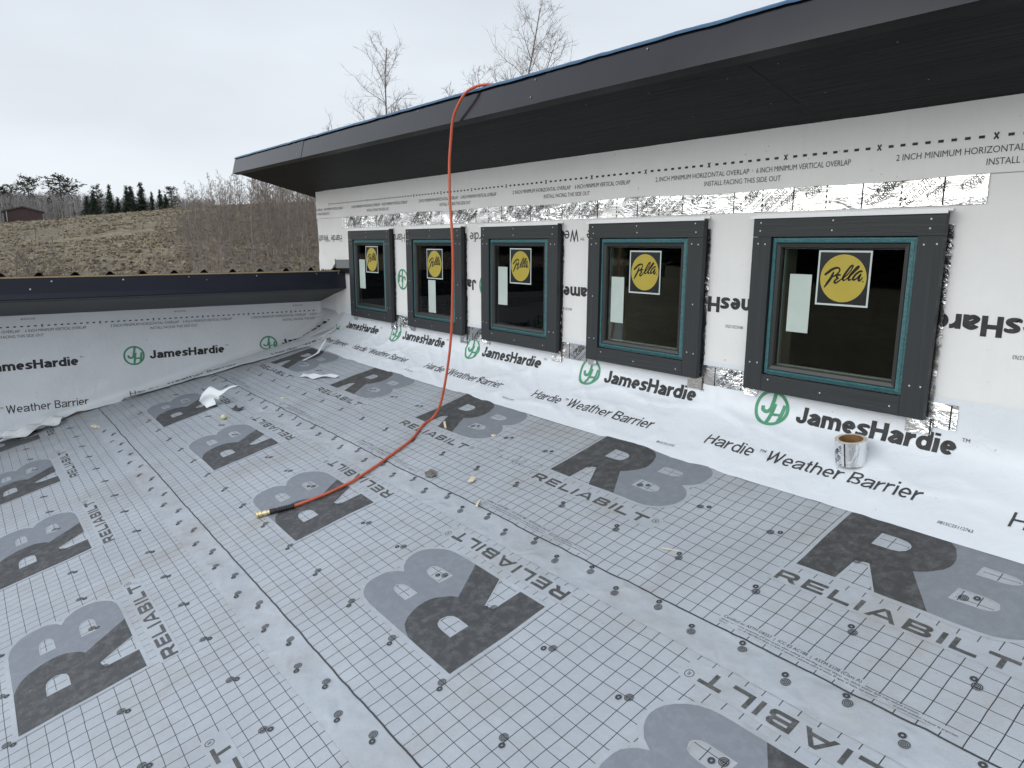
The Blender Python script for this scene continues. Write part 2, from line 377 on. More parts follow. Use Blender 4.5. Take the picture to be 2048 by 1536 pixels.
# ------------------------------------------------------------------ flat print shapes, bent onto a surface by a map function
def sliced(outer, holes=(), step=.04):
    """2D polygon with holes -> (verts2d, faces) cut into strips no wider than step"""
    loops = [[Vector((x, y, 0)) for x, y in l] for l in [outer, *holes]]
    tris = tessellate_polygon(loops); flat = [p for l in loops for p in l]
    bm = bmesh.new(); vs = [bm.verts.new(p) for p in flat]
    for t in tris:
        try: bm.faces.new([vs[i] for i in t])
        except ValueError: pass
    return cut(bm, step)
def cut(bm, step):
    for ax in (0, 1):
        cs = [v.co[ax] for v in bm.verts]
        if not cs: return [], []
        a, b = min(cs), max(cs); n = int((b - a) / step)
        for i in range(1, n + 1):
            co = [0, 0, 0]; no = [0, 0, 0]; co[ax] = a + (b - a) * i / (n + 1); no[ax] = 1
            bmesh.ops.bisect_plane(bm, geom=bm.verts[:] + bm.edges[:] + bm.faces[:], dist=1e-7, plane_co=co, plane_no=no)
    bm.verts.index_update(); v = [(p.co.x, p.co.y) for p in bm.verts]; f = []
    for fa in bm.faces:
        ids = [x.index for x in fa.verts]; ar = sum(v[ids[i]][0] * v[ids[(i + 1) % len(ids)]][1] - v[ids[(i + 1) % len(ids)]][0] * v[ids[i]][1] for i in range(len(ids)))
        if abs(ar) > 1e-12: f.append(ids if ar > 0 else ids[::-1])
    bm.free(); return v, f
def place(mb, shape, fn, mt, lift, off=(0, 0), rot=0, sc=1, flip=False):
    v, f = shape; c, s = math.cos(rot) * sc, math.sin(rot) * sc
    mb.mesh([fn(off[0] + x * c - y * s, off[1] + x * s + y * c, lift) for x, y in v], f, mt)
def merge(shapes):
    V, F = [], []
    for v, f in shapes:
        i = len(V); V += v; F += [[a + i for a in q] for q in f]
    return V, F
def moved(sh, dx=0, dy=0, sx=1, sy=1): return [(x * sx + dx, y * sy + dy) for x, y in sh[0]], sh[1]
def ring(r0, r1, n=28, cx=0, cy=0, a0=0, a1=2 * math.pi, ry=1):
    v = []; f = []
    for i in range(n + 1):
        t = a0 + (a1 - a0) * i / n; v += [(cx + r0 * math.cos(t), cy + r0 * math.sin(t) * ry), (cx + r1 * math.cos(t), cy + r1 * math.sin(t) * ry)]
    for i in range(n): f.append([2 * i, 2 * i + 1, 2 * i + 3, 2 * i + 2])
    return v, f
def disc(r, n=24, cx=0, cy=0, ry=1): return [(cx + r * math.cos(2 * math.pi * i / n), cy + r * ry * math.sin(2 * math.pi * i / n)) for i in range(n)], [list(range(n))]
def rect(x0, y0, x1, y1, step=None):
    if step: return sliced([(x0, y0), (x1, y0), (x1, y1), (x0, y1)], (), step)
    return [(x0, y0), (x1, y0), (x1, y1), (x0, y1)], [[0, 1, 2, 3]]
def ribbon(pts, w, taper=None):
    P = [Vector(p) for p in pts]; v = []; f = []; n = len(P)
    for i, p in enumerate(P):
        a = (P[i] - P[i - 1]).normalized() if i else None; b = (P[i + 1] - P[i]).normalized() if i < n - 1 else None
        if a is None: nn = Vector((-b.y, b.x)); k = 1
        elif b is None: nn = Vector((-a.y, a.x)); k = 1
        else:
            t = (a + b); t = t.normalized() if t.length > 1e-6 else b; nn = Vector((-t.y, t.x)); k = 1 / max(.5, nn.dot(Vector((-b.y, b.x))))
        h = (w if not hasattr(w, '__len__') else w[i]) / 2 * k
        v += [tuple(p + nn * h), tuple(p - nn * h)]
    for i in range(n - 1): f.append([2 * i + 1, 2 * i + 3, 2 * i + 2, 2 * i])
    return v, f
def arc(cx, cy, rx, ry, a0, a1, n=8): return [(cx + rx * math.cos(R_(a0 + (a1 - a0) * i / n)), cy + ry * math.sin(R_(a0 + (a1 - a0) * i / n))) for i in range(n + 1)]
def smooth(pts, n=6): return [tuple(p) for p in catmull(pts, n)]

def grotesque(ch, w, X=.74):
    """skeleton strokes of a letter with cap height 1 drawn with stroke w -> advance, polylines"""
    h = w / 2; g = w * .55
    if ch == 'J': W = .56; r = (W - w) / 2; return W, [[(W - h, 1), (W - h, h + r)] + arc(h + r, h + r, r, r, 0, -180)[1:] + [(h, .36)]]
    if ch == 'H': W = .74; return W, [[(h, 0), (h, 1)], [(W - h, 0), (W - h, 1)], [(w, .52), (W - w, .52)]]
    if ch == 'i': return w, [[(h, 0), (h, X)], [(h, .86), (h, 1)]]
    if ch == 'r': return .40, [[(h, 0), (h, X)], arc(.42, .3, .42 - h, X - h - .3, 165, 90)]
    if ch == 'd': 
        W = .62; rx = (W - w) / 2; return W, [[(W - h, 0), (W - h, 1)], arc(h + rx, X / 2, rx, X / 2 - h, 40, 320, 16)]
    if ch == 'e':
        W = .60; rx = (W - w) / 2; return W, [[(h, X / 2), (W - h * .8, X / 2)], [(W - h * .4, X / 2 - .02)] + arc(h + rx, X / 2, rx, X / 2 - h, 4, 310, 18)]
    if ch == 'a':
        W = .60; return W, [smooth([(h * 1.1, X - .24), (h * 1.5, X - h * 1.6), (W / 2, X - h), (W - h * 1.2, X - h * 1.8), (W - h, X - .26)], 4) + [(W - h, 0)],
                            smooth([(W - h, X * .60), (W * .45, X * .52), (h, X * .30), (h * 1.6, h * 1.15), (W * .48, h * 1.0), (W - h, X * .32)], 4)]
    if ch == 'm':
        W = .94; r = (W - w) / 4; o = [[(h, 0), (h, X)]]
        for k in (0, 1):
            x = h + 2 * r * k; o.append(arc(x + r, X - h - r, r, r, 180, 0) + [(x + 2 * r, 0)])
        return W, o
    if ch == 'h':
        W = .58; r = (W - w) / 2; return W, [[(h, 0), (h, 1)], arc(h + r, X - h - r, r, r, 180, 0) + [(W - h, 0)]]
    if ch == 's':
        W = .54; return W, [smooth([(W - h, X - .20), (W * .82, X - h * 1.2), (W * .5, X - h), (h * 1.3, X - h * 1.6), (h * 1.35, X * .62), (W * .5, X * .50), (W - h * 1.3, X * .38), (W - h * 1.3, h * 1.6), (W * .5, h), (W * .18, h * 1.2), (h, .20)], 4)]
    if ch == 't': return .32, [[(.15, .95), (.15, h + .1)] + arc(.15 + .1, h + .1, .1, .1, 180, 270, 5)[1:] + [(.32, h)], [(0, X - h), (.31, X - h)]]
    if ch == 'W': W = .98; return W, [[(h * .8, 1), (W * .26, h * .2), (W * .5, 1 - h * .2), (W * .74, h * .2), (W - h * .8, 1)]]
    if ch == 'B':
        W = .66; return W, [[(h, 0), (h, 1)], [(w, 1 - h), (W - .28, 1 - h)] + arc(W - .30, .75 + .01, .22, .25 - h, 90, -90)[1:] + [(w, .51)],
                            [(W - .30, .51)] + arc(W - .27, .255, .27 - h, .255 - h, 90, -90)[1:] + [(w, h)]]
    return .30, []
def stroke_text(s, cap, w, track=.10, X=.74, kern=None):
    x = 0; sh = []
    for i, ch in enumerate(s):
        adv, pl = grotesque(ch, w, X)
        for k, p in enumerate(pl):
            d = []
            for a, b in zip(p, p[1:]):
                n = max(1, int(math.dist(a, b) / .16)); d += [(a[0] + (b[0] - a[0]) * j / n, a[1] + (b[1] - a[1]) * j / n) for j in range(n)]
            sh.append(moved(ribbon(d + [p[-1]], w), x))
        x += adv + track
    v, f = merge(sh); return ([(a * cap, b * cap) for a, b in v], f), (x - track) * cap
def fit(shape_w, width):
    sh, wd = shape_w; return moved(sh, 0, 0, width / wd, 1)
_cache = {}
def font(s, cap, step=None, width=None, sx=1):
    """small lettering in Blender's built-in face, cap height cap"""
    k = (s, cap, step, width)
    if k in _cache: return _cache[k]
    cu = bpy.data.curves.new('lettering', 'FONT'); cu.body = s; cu.size = 1; cu.resolution_u = 3
    o = bpy.data.objects.new('lettering', cu); col.objects.link(o); bpy.context.view_layer.update()
    me = o.to_mesh(); bm = bmesh.new(); bm.from_mesh(me); o.to_mesh_clear(); bpy.data.objects.remove(o); bpy.data.curves.remove(cu)
    q = cap / .682
    for v in bm.verts: v.co *= q
    if width:
        xs = [v.co.x for v in bm.verts]; a, b = min(xs), max(xs)
        for v in bm.verts: v.co.x = (v.co.x - a) * width / (b - a)
    _cache[k] = cut(bm, step or 99); return _cache[k]

# ------------------------------------------------------------------ underlayment strips and their print
OUT_R = [(0, 0), (.1395, 0), (.1455, .118), (.190, .127), (.269, 0), (.427, 0), (.315, .160), (.337, .171), (.353, .1835), (.383, .217), (.393, .240), (.3955, .261), (.393, .288), (.3865, .309), (.3685, .349), (.343, .3746), (.306, .391), (.269, .402), (0, .404)]
H_R = [(.1445, .230), (.21, .2297), (.236, .2343), (.252, .249), (.258, .268), (.256, .282), (.246, .295), (.231, .302), (.205, .3055), (.1445, .307)]
OUT_B = [(.427, 0), (.525, 0), (.565, .0015), (.598, .005), (.634, .016), (.662, .032), (.686, .052), (.7046, .074), (.714, .097), (.7164, .12), (.711, .143), (.7004, .1624), (.675, .1887), (.637, .208), (.664, .222), (.682, .237), (.697, .255), (.7035, .278), (.7045, .3194), (.697, .342), (.686, .359), (.656, .382), (.624, .395), (.573, .4015), (.494, .403), (.269, .402), (.306, .391), (.343, .3746), (.3685, .349), (.3865, .309), (.393, .288), (.3955, .261), (.393, .240), (.383, .217), (.353, .1835), (.337, .171), (.315, .160)]
H_B1 = [(.465, .246), (.543, .247), (.562, .2515), (.578, .260), (.5866, .272), (.580, .289), (.560, .298), (.535, .3005), (.467, .301)]
H_B2 = [(.4455, .096), (.535, .097), (.557, .102), (.572, .112), (.577, .1236), (.5684, .145), (.548, .153), (.52, .156), (.4515, .157)]
OUT_ALL = [(-.016, -.016), (.44, -.016), (.53, -.016), (.604, -.010), (.672, .019), (.718, .064), (.733, .12), (.716, .171), (.678, .207), (.697, .226), (.719, .270), (.720, .323), (.700, .369), (.664, .396), (.628, .410), (.574, .417), (.49, .419), (-.016, .420)]
def shrink(l, k):
    cx = sum(p[0] for p in l) / len(l); cy = sum(p[1] for p in l) / len(l); return [(cx + (x - cx) * k, cy + (y - cy) * k) for x, y in l]
SH_R = sliced(OUT_R, [H_R]); SH_B = sliced(OUT_B, [H_B1, H_B2])
SH_HALO = sliced(OUT_ALL, [shrink(H_R, .86), shrink(H_B1, .84), shrink(H_B2, .84), [(.154, .001), (.262, .001), (.188, .117), (.157, .112)]])
def extended(ch, s=.0145, H=.053):
    """letters of the wide square-shouldered word under the logo -> advance, polygons with holes"""
    b = s
    if ch == 'R': W = .080; return W, [([(0, 0), (b, 0), (b, .016), (.042, .016), (.058, 0), (W, 0), (.061, .0175), (.071, .022), (.075, .030), (.074, .042), (.067, .050), (.054, H), (0, H)], [[(b, .029), (.052, .029), (.058, .032), (.058, .037), (.052, .040), (b, .040)]])]
    if ch == 'E': W = .073; return W, [([(0, 0), (W, 0), (W, .0125), (b, .0125), (b, .0205), (.066, .0205), (.066, .032), (b, .032), (b, .0405), (.072, .0405), (.072, H), (0, H)], [])]
    if ch == 'L': W = .068; return W, [([(0, 0), (W, 0), (W, .013), (b, .013), (b, H), (0, H)], [])]
    if ch == 'I': return b, [([(0, 0), (b, 0), (b, H), (0, H)], [])]
    if ch == 'A': W = .092; return W, [([(0, 0), (.016, 0), (.022, .010), (.070, .010), (.076, 0), (W, 0), (.055, H), (.037, H)], [[(.029, .021), (.063, .021), (.046, .044)]])]
    if ch == 'B': W = .077; return W, [([(0, 0), (.058, 0), (.071, .003), (.077, .013), (.074, .023), (.064, .028), (.071, .033), (.0725, .042), (.067, .050), (.055, H), (0, H)], [[(b, .0125), (.054, .0125), (.060, .0165), (.054, .0205), (b, .0205)], [(b, .0325), (.052, .0325), (.057, .0365), (.052, .0405), (b, .0405)]])]
    W = .076; return W, [([(.031, 0), (.0455, 0), (.0455, .040), (W, .040), (W, H), (0, H), (0, .040), (.031, .040)], [])]
def extended_word():
    x = 0; sh = []
    for ch in 'RELIABILT':
        W, pl = extended(ch)
        for o, h in pl: sh.append(moved(sliced(o, h, .05), x))
        x += W + .0178
    return merge(sh), x - .0178
WORD, WW = extended_word(); WORD = moved(WORD, -.020, -.107, .712 / WW, 1)
REG = merge([ring(.0125, .0148, 20, .726, -.064), moved(font('R', .0125), .7215, -.0705)])
SH_TEXTHALO = rect(-.034, -.119, .752, -.041, .05)
def target(dx, dy):
    dx *= 1.28; dy *= 1.28
    return merge([ring(.0022, .0042, 12), ring(.0064, .0088, 16), ring(.0112, .0138, 18), moved(ring(.0036, .0100, 14), dx, dy)])
CERT = merge([moved(font('Certified to: ASTM D8257  |  ICC-ES AC188  |  ASTM E108 (Class A)', .0115, .06, .446), -.030, -.368),
              moved(font('Always wear safety equipment and use caution when walking or standing on roof. Water, ice, debris and/or dust may reduce traction.', .0068, .06, .602), -.030, -.3815),
              moved(font('Siempre use equipo de seguridad y tenga cuidado al caminar o pararse sobre el techo. El agua, el hielo, los escombros y / o el polvo pueden reducir la traccion.', .0068, .06, .698), -.030, -.3925)])
SH_CERTHALO = rect(-.04, -.399, .43, -.352, .05); SH_CERTHALO2 = rect(.43, -.399, .675, -.374, .05)
LA, LB_ = .0009, .0016       # lifts of the blank patch and the ink over the sheet

def strip(name, fn, k0, k1, v0, v1, u0, u1, label, certs, seam_v, band, nails_lo, band_rows, thick_v=None):
    mb = MB(); us = frange(u0, u1, .035); vs = frange(v0, v1, .035)
    mb.grid(us, vs, lambda u, v: fn(u, v, 0), M['under'], uvs=True)
    if fn in (mapB, mapC): mb.f = [f for f in mb.f]
    if band:   # the plain nailing margin that laps over the next strip
        mb.grid(frange(u0, u1, .022), frange(band[0], band[1], .013), lambda u, v: fn(u, v, 0), M['under_plain'])
        mb.mesh([fn(u, band[1] + dv, LB_) for u in us for dv in (-.0028, .0028)], [(2 * i, 2 * i + 2, 2 * i + 3, 2 * i + 1) for i in range(len(us) - 1)], M['ink_line'])
    for k in range(k0, k1 + 1):
        o = (k * PER, 0)
        place(mb, SH_HALO, fn, M['under_plain'], LA, o); place(mb, SH_TEXTHALO, fn, M['under_plain'], LA, o)
        place(mb, SH_R, fn, M['ink_dark'], LB_, o); place(mb, SH_B, fn, M['ink_mid'], LB_, o)
        place(mb, WORD, fn, M['ink_side'], LB_, o); place(mb, REG, fn, M['ink_line'], LB_, o)
        if certs:
            place(mb, SH_CERTHALO, fn, M['under_plain'], LA, o); place(mb, SH_CERTHALO2, fn, M['under_plain'], LA, o); place(mb, CERT, fn, M['ink_line'], LB_, o)
    q = PER / 4
    for v, ph, dx, dy in nails_lo:
        for k in range(4 * k0 - 3, 4 * k1 + 6):
            u = ph + q * k + random.uniform(-.004, .004)
            if u0 < u < u1: place(mb, target(dx, dy), fn, M['ink_line'], LB_ + .0006, (u, v + random.uniform(-.003, .003)))
    for v, ph, dx, dy in band_rows:
        for k in range(-30, 30):
            u = ph + q * k + random.uniform(-.004, .004)
            if u0 < u < u1: place(mb, target(dx, dy), fn, M['ink_line'], LB_ + .0006, (u, v + random.uniform(-.003, .003)))
    return mb
random.seed(5)
# strip A: letters upright, its lower margin laps over strip B
mb = strip('a', mapA, -4, 1, -.4178, .66, -5.82, 3.4, '', True, 0, (-.548, -.4178),
           [(.117, .150, .024, .013), (-.203, -.018, -.012, .017), (.44, -.012, .02, .01)],
           [(-.4178 - .037, .10, -.012, .018), (-.4178 - .073, .10 + PER / 8, -.012, .018)])
for line in [[(-1.687, .004), (-1.716, -.007), (-1.703, -.029), (-1.66, -.035), (-1.639, -.058), (-1.671, -.073)], [(-1.613, -.024), (-1.586, -.056)],
             [(-1.554, .017), (-1.525, -.038), (-1.558, -.033), (-1.539, -.058), (-1.508, -.064), (-1.523, -.03)], [(-1.476, -.045), (-1.478, -.011), (-1.499, -.007), (-1.502, -.037), (-1.47, -.06), (-1.437, -.057)],
             [(-1.414, -.051), (-1.399, -.019), (-1.364, -.003), (-1.363, -.036), (-1.363, -.088), (-1.349, -.066), (-1.302, -.056)]]:
    place(mb, ribbon(smooth(line, 5), .0022), mapA, M['pencil'], LB_ + .001)
RL = 'grey roofing underlayment printed with large letters, '
A_ = mb.build('roof_underlayment', smooth=True); tag(A_, RL + 'strip along the white wrap', kind='structure')
def flipfix(o):
    me = o.data; me.update()
mb = strip('b', mapB, -2, 4, -.40, YB - YS2 - .0005, XB - 5.2, XB + 4.0, '', False, 0, None,
           [(.117, .150, .02, .013), (.44, -.012, -.014, .016)], [])
# its lapping margin (towards the strip nearest the low edge)
vb = YB - YS2
us = frange(XB - 5.2, XB + 4.0, .022)
mb.grid(us, frange(vb + .0005, vb + .13, .013), lambda u, v: mapB(u, v, 0), M['under_plain'])
mb.mesh([mapB(u, vb + dv, LB_) for u in us for dv in (-.0028, .0028)], [(2 * i, 2 * i + 2, 2 * i + 3, 2 * i + 1) for i in range(len(us) - 1)], M['ink_line'])
for v, ph in ((vb + .040, -.02), (vb + .076, -.02 + PER / 8)):
    for k in range(-14, 14):
        place(mb, target(-.016, .011), mapB, M['ink_line'], LB_ + .0006, (ph + PER / 4 * k + random.uniform(-.004, .004), v + random.uniform(-.003, .003)))
B_ = mb.build('roof_underlayment', smooth=True); tag(B_, RL + 'middle strip under the hose end', kind='structure')
mb = strip('c', mapC, -3, 4, -.40, 1.8, XC - 5.2, XC + 4.3, '', False, 0, None,
           [(.117, .150, -.014, -.014), (-.200, -.018, -.014, -.014), (.44, -.012, -.014, -.014)], [])
C_ = mb.build('roof_underlayment', smooth=True); tag(C_, RL + 'strip farthest from the windows', kind='structure')
# roof boarding under the membrane
mb = MB(); 
P_ = [(-3.99, -4.25), (5.0, -4.25), (5.0, .06), (-3.99, .06)]
top = [Vector((x, y, rz(x, y) - .018)) for x, y in P_]; bot = [p - Vector((0, 0, .22)) for p in top]
mb.mesh(top + bot, [(0, 1, 2, 3), (7, 6, 5, 4), (0, 4, 5, 1), (1, 5, 6, 2), (2, 6, 7, 3), (3, 7, 4, 0)], M['osb'])
tag(mb.build('roof_deck'), 'plywood roof deck below the underlayment', kind='structure')

# ------------------------------------------------------------------ the house: windows, barrier, eave
house = tag(empty('house', (0, .044, .15)), 'house wall wrapped in white barrier with five small dark framed windows under a black eave', 'house')
WX = [-3.1543, -2.079, -1.033, .0343, 1.1095]; WW_, WH, WZ = .80, .7826, 1.195
TB, TT, TBOT = .0914, .0859, .0776
def loops_mesh(mb, x0, z0, x1, z1, prof):
    """rings of a rectangular frame: prof = [(inset, y, material of the band that follows)]"""
    L = [[(x0 + i, y, z0 + i), (x1 - i, y, z0 + i), (x1 - i, y, z1 - i), (x0 + i, y, z1 - i)] for i, y, _ in prof]
    for k in range(len(L) - 1):
        for a in range(4):
            b = (a + 1) % 4; mb.face([L[k][a], L[k][b], L[k + 1][b], L[k + 1][a]], prof[k][2])
def script_word():
    S = [([(548, 680), (520, 740), (470, 830), (400, 925), (322, 1028)], [30, 52, 60, 58, 30]),
         ([(340, 748), (420, 690), (500, 632), (590, 596), (655, 598), (682, 640), (650, 700), (580, 760), (490, 806)], [46, 60, 56, 50, 40, 34, 34, 34, 24]),
         ([(700, 755), (640, 752), (606, 795), (645, 822), (590, 855), (556, 905), (580, 930), (650, 892), (705, 850)], [40, 44, 40, 30, 40, 44, 40, 34, 24]),
         ([(700, 855), (800, 790), (905, 680), (968, 575), (960, 548), (915, 575), (815, 705), (750, 810), (755, 866), (800, 862)], [24, 26, 26, 30, 34, 42, 50, 46, 42, 26]),
         ([(800, 862), (900, 780), (1000, 690), (1092, 595), (1092, 566), (1045, 598), (935, 725), (876, 815), (880, 864), (930, 852)], [24, 26, 26, 30, 34, 42, 50, 46, 42, 26]),
         ([(1172, 680), (1110, 682), (1020, 752), (962, 835), (985, 862), (1050, 828), (1130, 745), (1095, 825), (1086, 868), (1115, 878), (1180, 808)], [36, 42, 46, 46, 40, 30, 34, 46, 46, 36, 20])]
    o = []
    for pts, ws in S:
        q = []
        for (x, y) in pts:
            X = x + (y - 830) * .0975; Y = y - (x - 745) * .045; q.append(((X - 745) / 510, (830 - Y) / 528))
        P = smooth(q, 5); n = len(P) - 1
        W = []
        for i in range(n + 1):
            t = i / n * (len(ws) - 1); k = min(int(t), len(ws) - 2); W.append((ws[k] + (ws[k + 1] - ws[k]) * (t - k)) / 515)
        o.append(ribbon(P, W))
    return o
SCRIPT = script_word()
STK = [(.303, .141, .234, .231), (.281, .158, .230, .227), (.300, .147, .223, .229), (.303, .153, .220, .227), (.309, .143, .226, .228)]
PAP = [(.170, .260, .110, .258), (.298, .396, .106, .252), (.171, .270, .102, .254), (.171, .298, .096, .254), (.184, .246, .102, .253)]
WLAB = ['narrow looking window beside the dark low fascia', 'window whose white paper label hangs below the emblem', None, None, 'window next to the tape roll']
def nail(mb, x, z, y=-.0012): place(mb, disc(.0036, 8), lambda u, v, l: Vector((u, y - l, v)), M['nail'], 0, (x, z))
random.seed(11)
for i, x0 in enumerate(WX):
    z1 = WZ; z0 = WZ - WH; x1 = x0 + WW_
    mb = MB(); ox0, ox1, oz0, oz1 = x0 + TB, x1 - TB, z0 + TBOT, z1 - TT
    loops_mesh(mb, ox0, oz0, ox1, oz1, [(.001, .030, M['black']), (.003, .022, M['teal']), (.005, .013, M['teal']), (.011, .0105, M['teal']), (.0125, .0085, M['teal']), (.0235, .0010, M['teal']), (.0255, .0040, M['teal']), (.0262, .012, M['black']), (.0265, .016, None)])
    win = mb.build('window', house)
    if WLAB[i]: win['label'] = WLAB[i]
    mb = MB(); loops_mesh(mb, ox0, oz0, ox1, oz1, [(.0262, .012, M['sash']), (.030, .007, M['sash']), (.045, .010, M['sash']), (.049, .020, M['sash']), (.049, .040, M['sash'])])
    mb.build('sash', win)
    gx0, gx1, gz0, gz1 = ox0 + .047, ox1 - .047, oz0 + .047, oz1 - .047
    mb = MB(); mb.box((gx0, .024, gz0), (gx1, .030, gz1), M['glass']); mb.build('glass_pane', win)
    mb = MB(); loops_mesh(mb, gx0, gz0, gx1, gz1, [(.001, .041, M['spacer']), (.006, .041, M['spacer']), (.006, .060, M['reveal']), (-.015, .062, M['reveal']), (-.015, .17, M['reveal'])]); mb.build('reveal', win)
    # boards
    def board(lo, hi, mt, nails):
        mb = MB(); b = .002; (a0, _, c0), (a1, _, c1) = lo, hi
        mb.box((a0, 0, c0), (a1, .026, c1), mt)
        for nx, nz_ in nails: nail(mb, nx + random.uniform(-.004, .004), nz_ + random.uniform(-.003, .003))
        mb.build('trim_board', win)
    board((x0, 0, z1 - TT), (x1, 0, z1), M['trim_h'], [(x0 + f * WW_, z1 - TT * g) for f in (.045, .46, .94) for g in (.26, .72)])
    for xa_, xb_ in ((x0, x0 + TB), (x1 - TB, x1)):
        board((xa_, 0, z0), (xb_, 0, z1 - TT - .0015), M['trim_v'], [(xa_ + TB * f, z1 - TT - .033) for f in (.3, .74)] + [(xa_ + TB * f, z0 + .125) for f in (.3, .74)] + [(xa_ + TB * .5, (z0 + z1) / 2 - .02)] * (i % 2))
    board((x0 + TB + .0015, 0, z0), (x1 - TB - .0015, 0, z0 + TBOT), M['trim_h'], [(x0 + WW_ * f, z0 + TBOT * g) for f, g in ((.16, .72), (.47, .45), (.84, .40))])
    mb = MB()
    for lo, hi in (((x0 + .008, .026, z0 + .008), (x0 + TB - .004, .043, z1 - .006)), ((x1 - TB + .004, .026, z0 + .008), (x1 - .008, .043, z1 - .006)), ((x0 + TB, .026, z1 - TT + .004), (x1 - TB, .043, z1 - .006)), ((x0 + TB, .026, z0 + .008), (x1 - TB, .043, z0 + TBOT - .004))):
        mb.box(lo, hi, M['black'])
    mb.build('spacer_strip', win)
    mb = MB(); mb.box((x0 - .014, -.006, z1 + .002), (x1 + .006, .040, z1 + .0055), M['white_metal']); mb.box((x0 - .014, -.0075, z1 - .006), (x1 + .006, -.0055, z1 + .0055), M['white_metal']); mb.box((x0 - .014, .036, z1 + .0055), (x1 + .006, .040, z1 + .014), M['white_metal'])
    mb.build('drip_cap', win)
    sx, sz, sw, sh = STK[i]; cx, cz = x0 + sx + sw / 2, z1 - sz - sh / 2; mb = MB()
    fl = lambda y: (lambda u, v, l: Vector((u, y - l, v)))
    F_ = fl(.0236); t = .0075
    place(mb, rect(-sw / 2 + t, -sh / 2 + t, sw / 2 - t, sh / 2 - t), F_, M['stk_dark'], 0, (cx, cz))
    for r in ((-sw / 2, -sh / 2, sw / 2, -sh / 2 + t), (-sw / 2, sh / 2 - t, sw / 2, sh / 2), (-sw / 2, -sh / 2 + t, -sw / 2 + t, sh / 2 - t), (sw / 2 - t, -sh / 2 + t, sw / 2, sh / 2 - t)): place(mb, rect(*r), F_, M['stk_white'], 0, (cx, cz))
    rr = sw / 2 * .868
    place(mb, disc(rr, 48), F_, M['yellow'], .0003, (cx, cz))
    for k, s_ in enumerate(SCRIPT): place(mb, moved(s_, 0, 0, rr, rr), F_, M['stk_ink'], .0006 + .00008 * k, (cx, cz))
    place(mb, disc(.003, 10), F_, M['stk_ink'], .0006, (cx + rr * .86, cz - rr * .10))
    mb.build('emblem_sticker', win)
    px, pz, pw, ph = PAP[i]; mb = MB(); mb.box((x0 + px, .0232, z1 - pz - ph), (x0 + px + pw, .0238, z1 - pz), M['paper']); mb.build('paper_label', win)

def in_window(x, z):
    return any(a + .05 < x < a + WW_ - .05 and WZ - WH + .04 < z < WZ - .04 for a in WX)
def cuts(a, b, step, marks):
    v = frange(a, b, step)
    for mk in marks:
        k = min(range(len(v)), key=lambda i: abs(v[i] - mk)); v[k] = mk
    return sorted(v)
xs = cuts(-3.94, 5.0, .03, [a + .05 for a in WX] + [a + WW_ - .05 for a in WX]); zs = cuts(.40, 1.345, .03, [WZ - WH + .04, WZ - .04])
def jh_logo():
    r = .0865; s = .018
    o = [ring(r - .0155, r, 40)]
    J = [(.012, .078), (.000, .020), (-.004, .000)] + [(-.012, -.014), (-.026, -.019), (-.042, -.012), (-.046, .006)]
    o.append(ribbon(smooth(J, 4), s))
    for a, b in (((.013, .024), (-.004, -.076)), ((.062, .024), (.048, -.060)), ((.006, -.028), (.052, -.024))): o.append(ribbon([a, b], s if a[0] != .006 else .013))
    return [moved(q, 0, 0) for q in o]
JH = jh_logo()
NAME = fit(stroke_text('JamesHardie', .0755, .215, .055), .652)
TM = font('TM', .014)
HWB = merge([fit(stroke_text('Hardie', .066, .125, .10, .74), .255), moved(font('TM', .017), .272, .042), moved(fit(stroke_text('Weather', .066, .125, .10, .74), .345), .325), moved(fit(stroke_text('Barrier', .066, .125, .10, .74), .275), .700)])
CODE = font('0815C25112763', .014, None, .098)
def sub(sh, st): 
    """cut a ready shape so that it can bend"""
    bm = bmesh.new(); vs = [bm.verts.new((x, y, 0)) for x, y in sh[0]]
    for f in sh[1]:
        try: bm.faces.new([vs[i] for i in f])
        except ValueError: pass
    return cut(bm, st)
def brand(mb, fn, off, lift=.0012, bend=False):
    """circle emblem with the name to its right; the origin is the circle's centre"""
    for k, s_ in enumerate(JH): place(mb, sub(s_, .012) if bend else s_, fn, M['wrap_green'], lift + .00012 * k, off)
    place(mb, sub(NAME, .011) if bend else NAME, fn, M['wrap_black'], lift, (off[0] + .126, off[1] - .041))
    place(mb, TM, fn, M['wrap_grey'], lift, (off[0] + .79, off[1] + .020))
# lower sheet: hung upside down, so its print reads inverted
mb = MB(); mb.grid(xs, zs, lambda u, v: mapLower(u, v, 0), M['wrap'], skip=in_window)
inv = lambda u, v, l: mapLower(-u, -v, l)
for k in range(-3, 4):
    brand(mb, inv, (1.03 - 1.2 * k - .0 - .005, -.784))
    place(mb, HWB, inv, M['wrap_grey'], .0012, (3.37 - 1.2 * k, -1.156))
    place(mb, CODE, inv, M['wrap_grey'], .0012, (-1.06 - 1.2 * k + 1.2, -.694))
mb.clip(lambda c: c.x < -3.935 or c.x > 5 or in_window(c.x, c.z)); mb.build('weather_barrier', house, smooth=True)
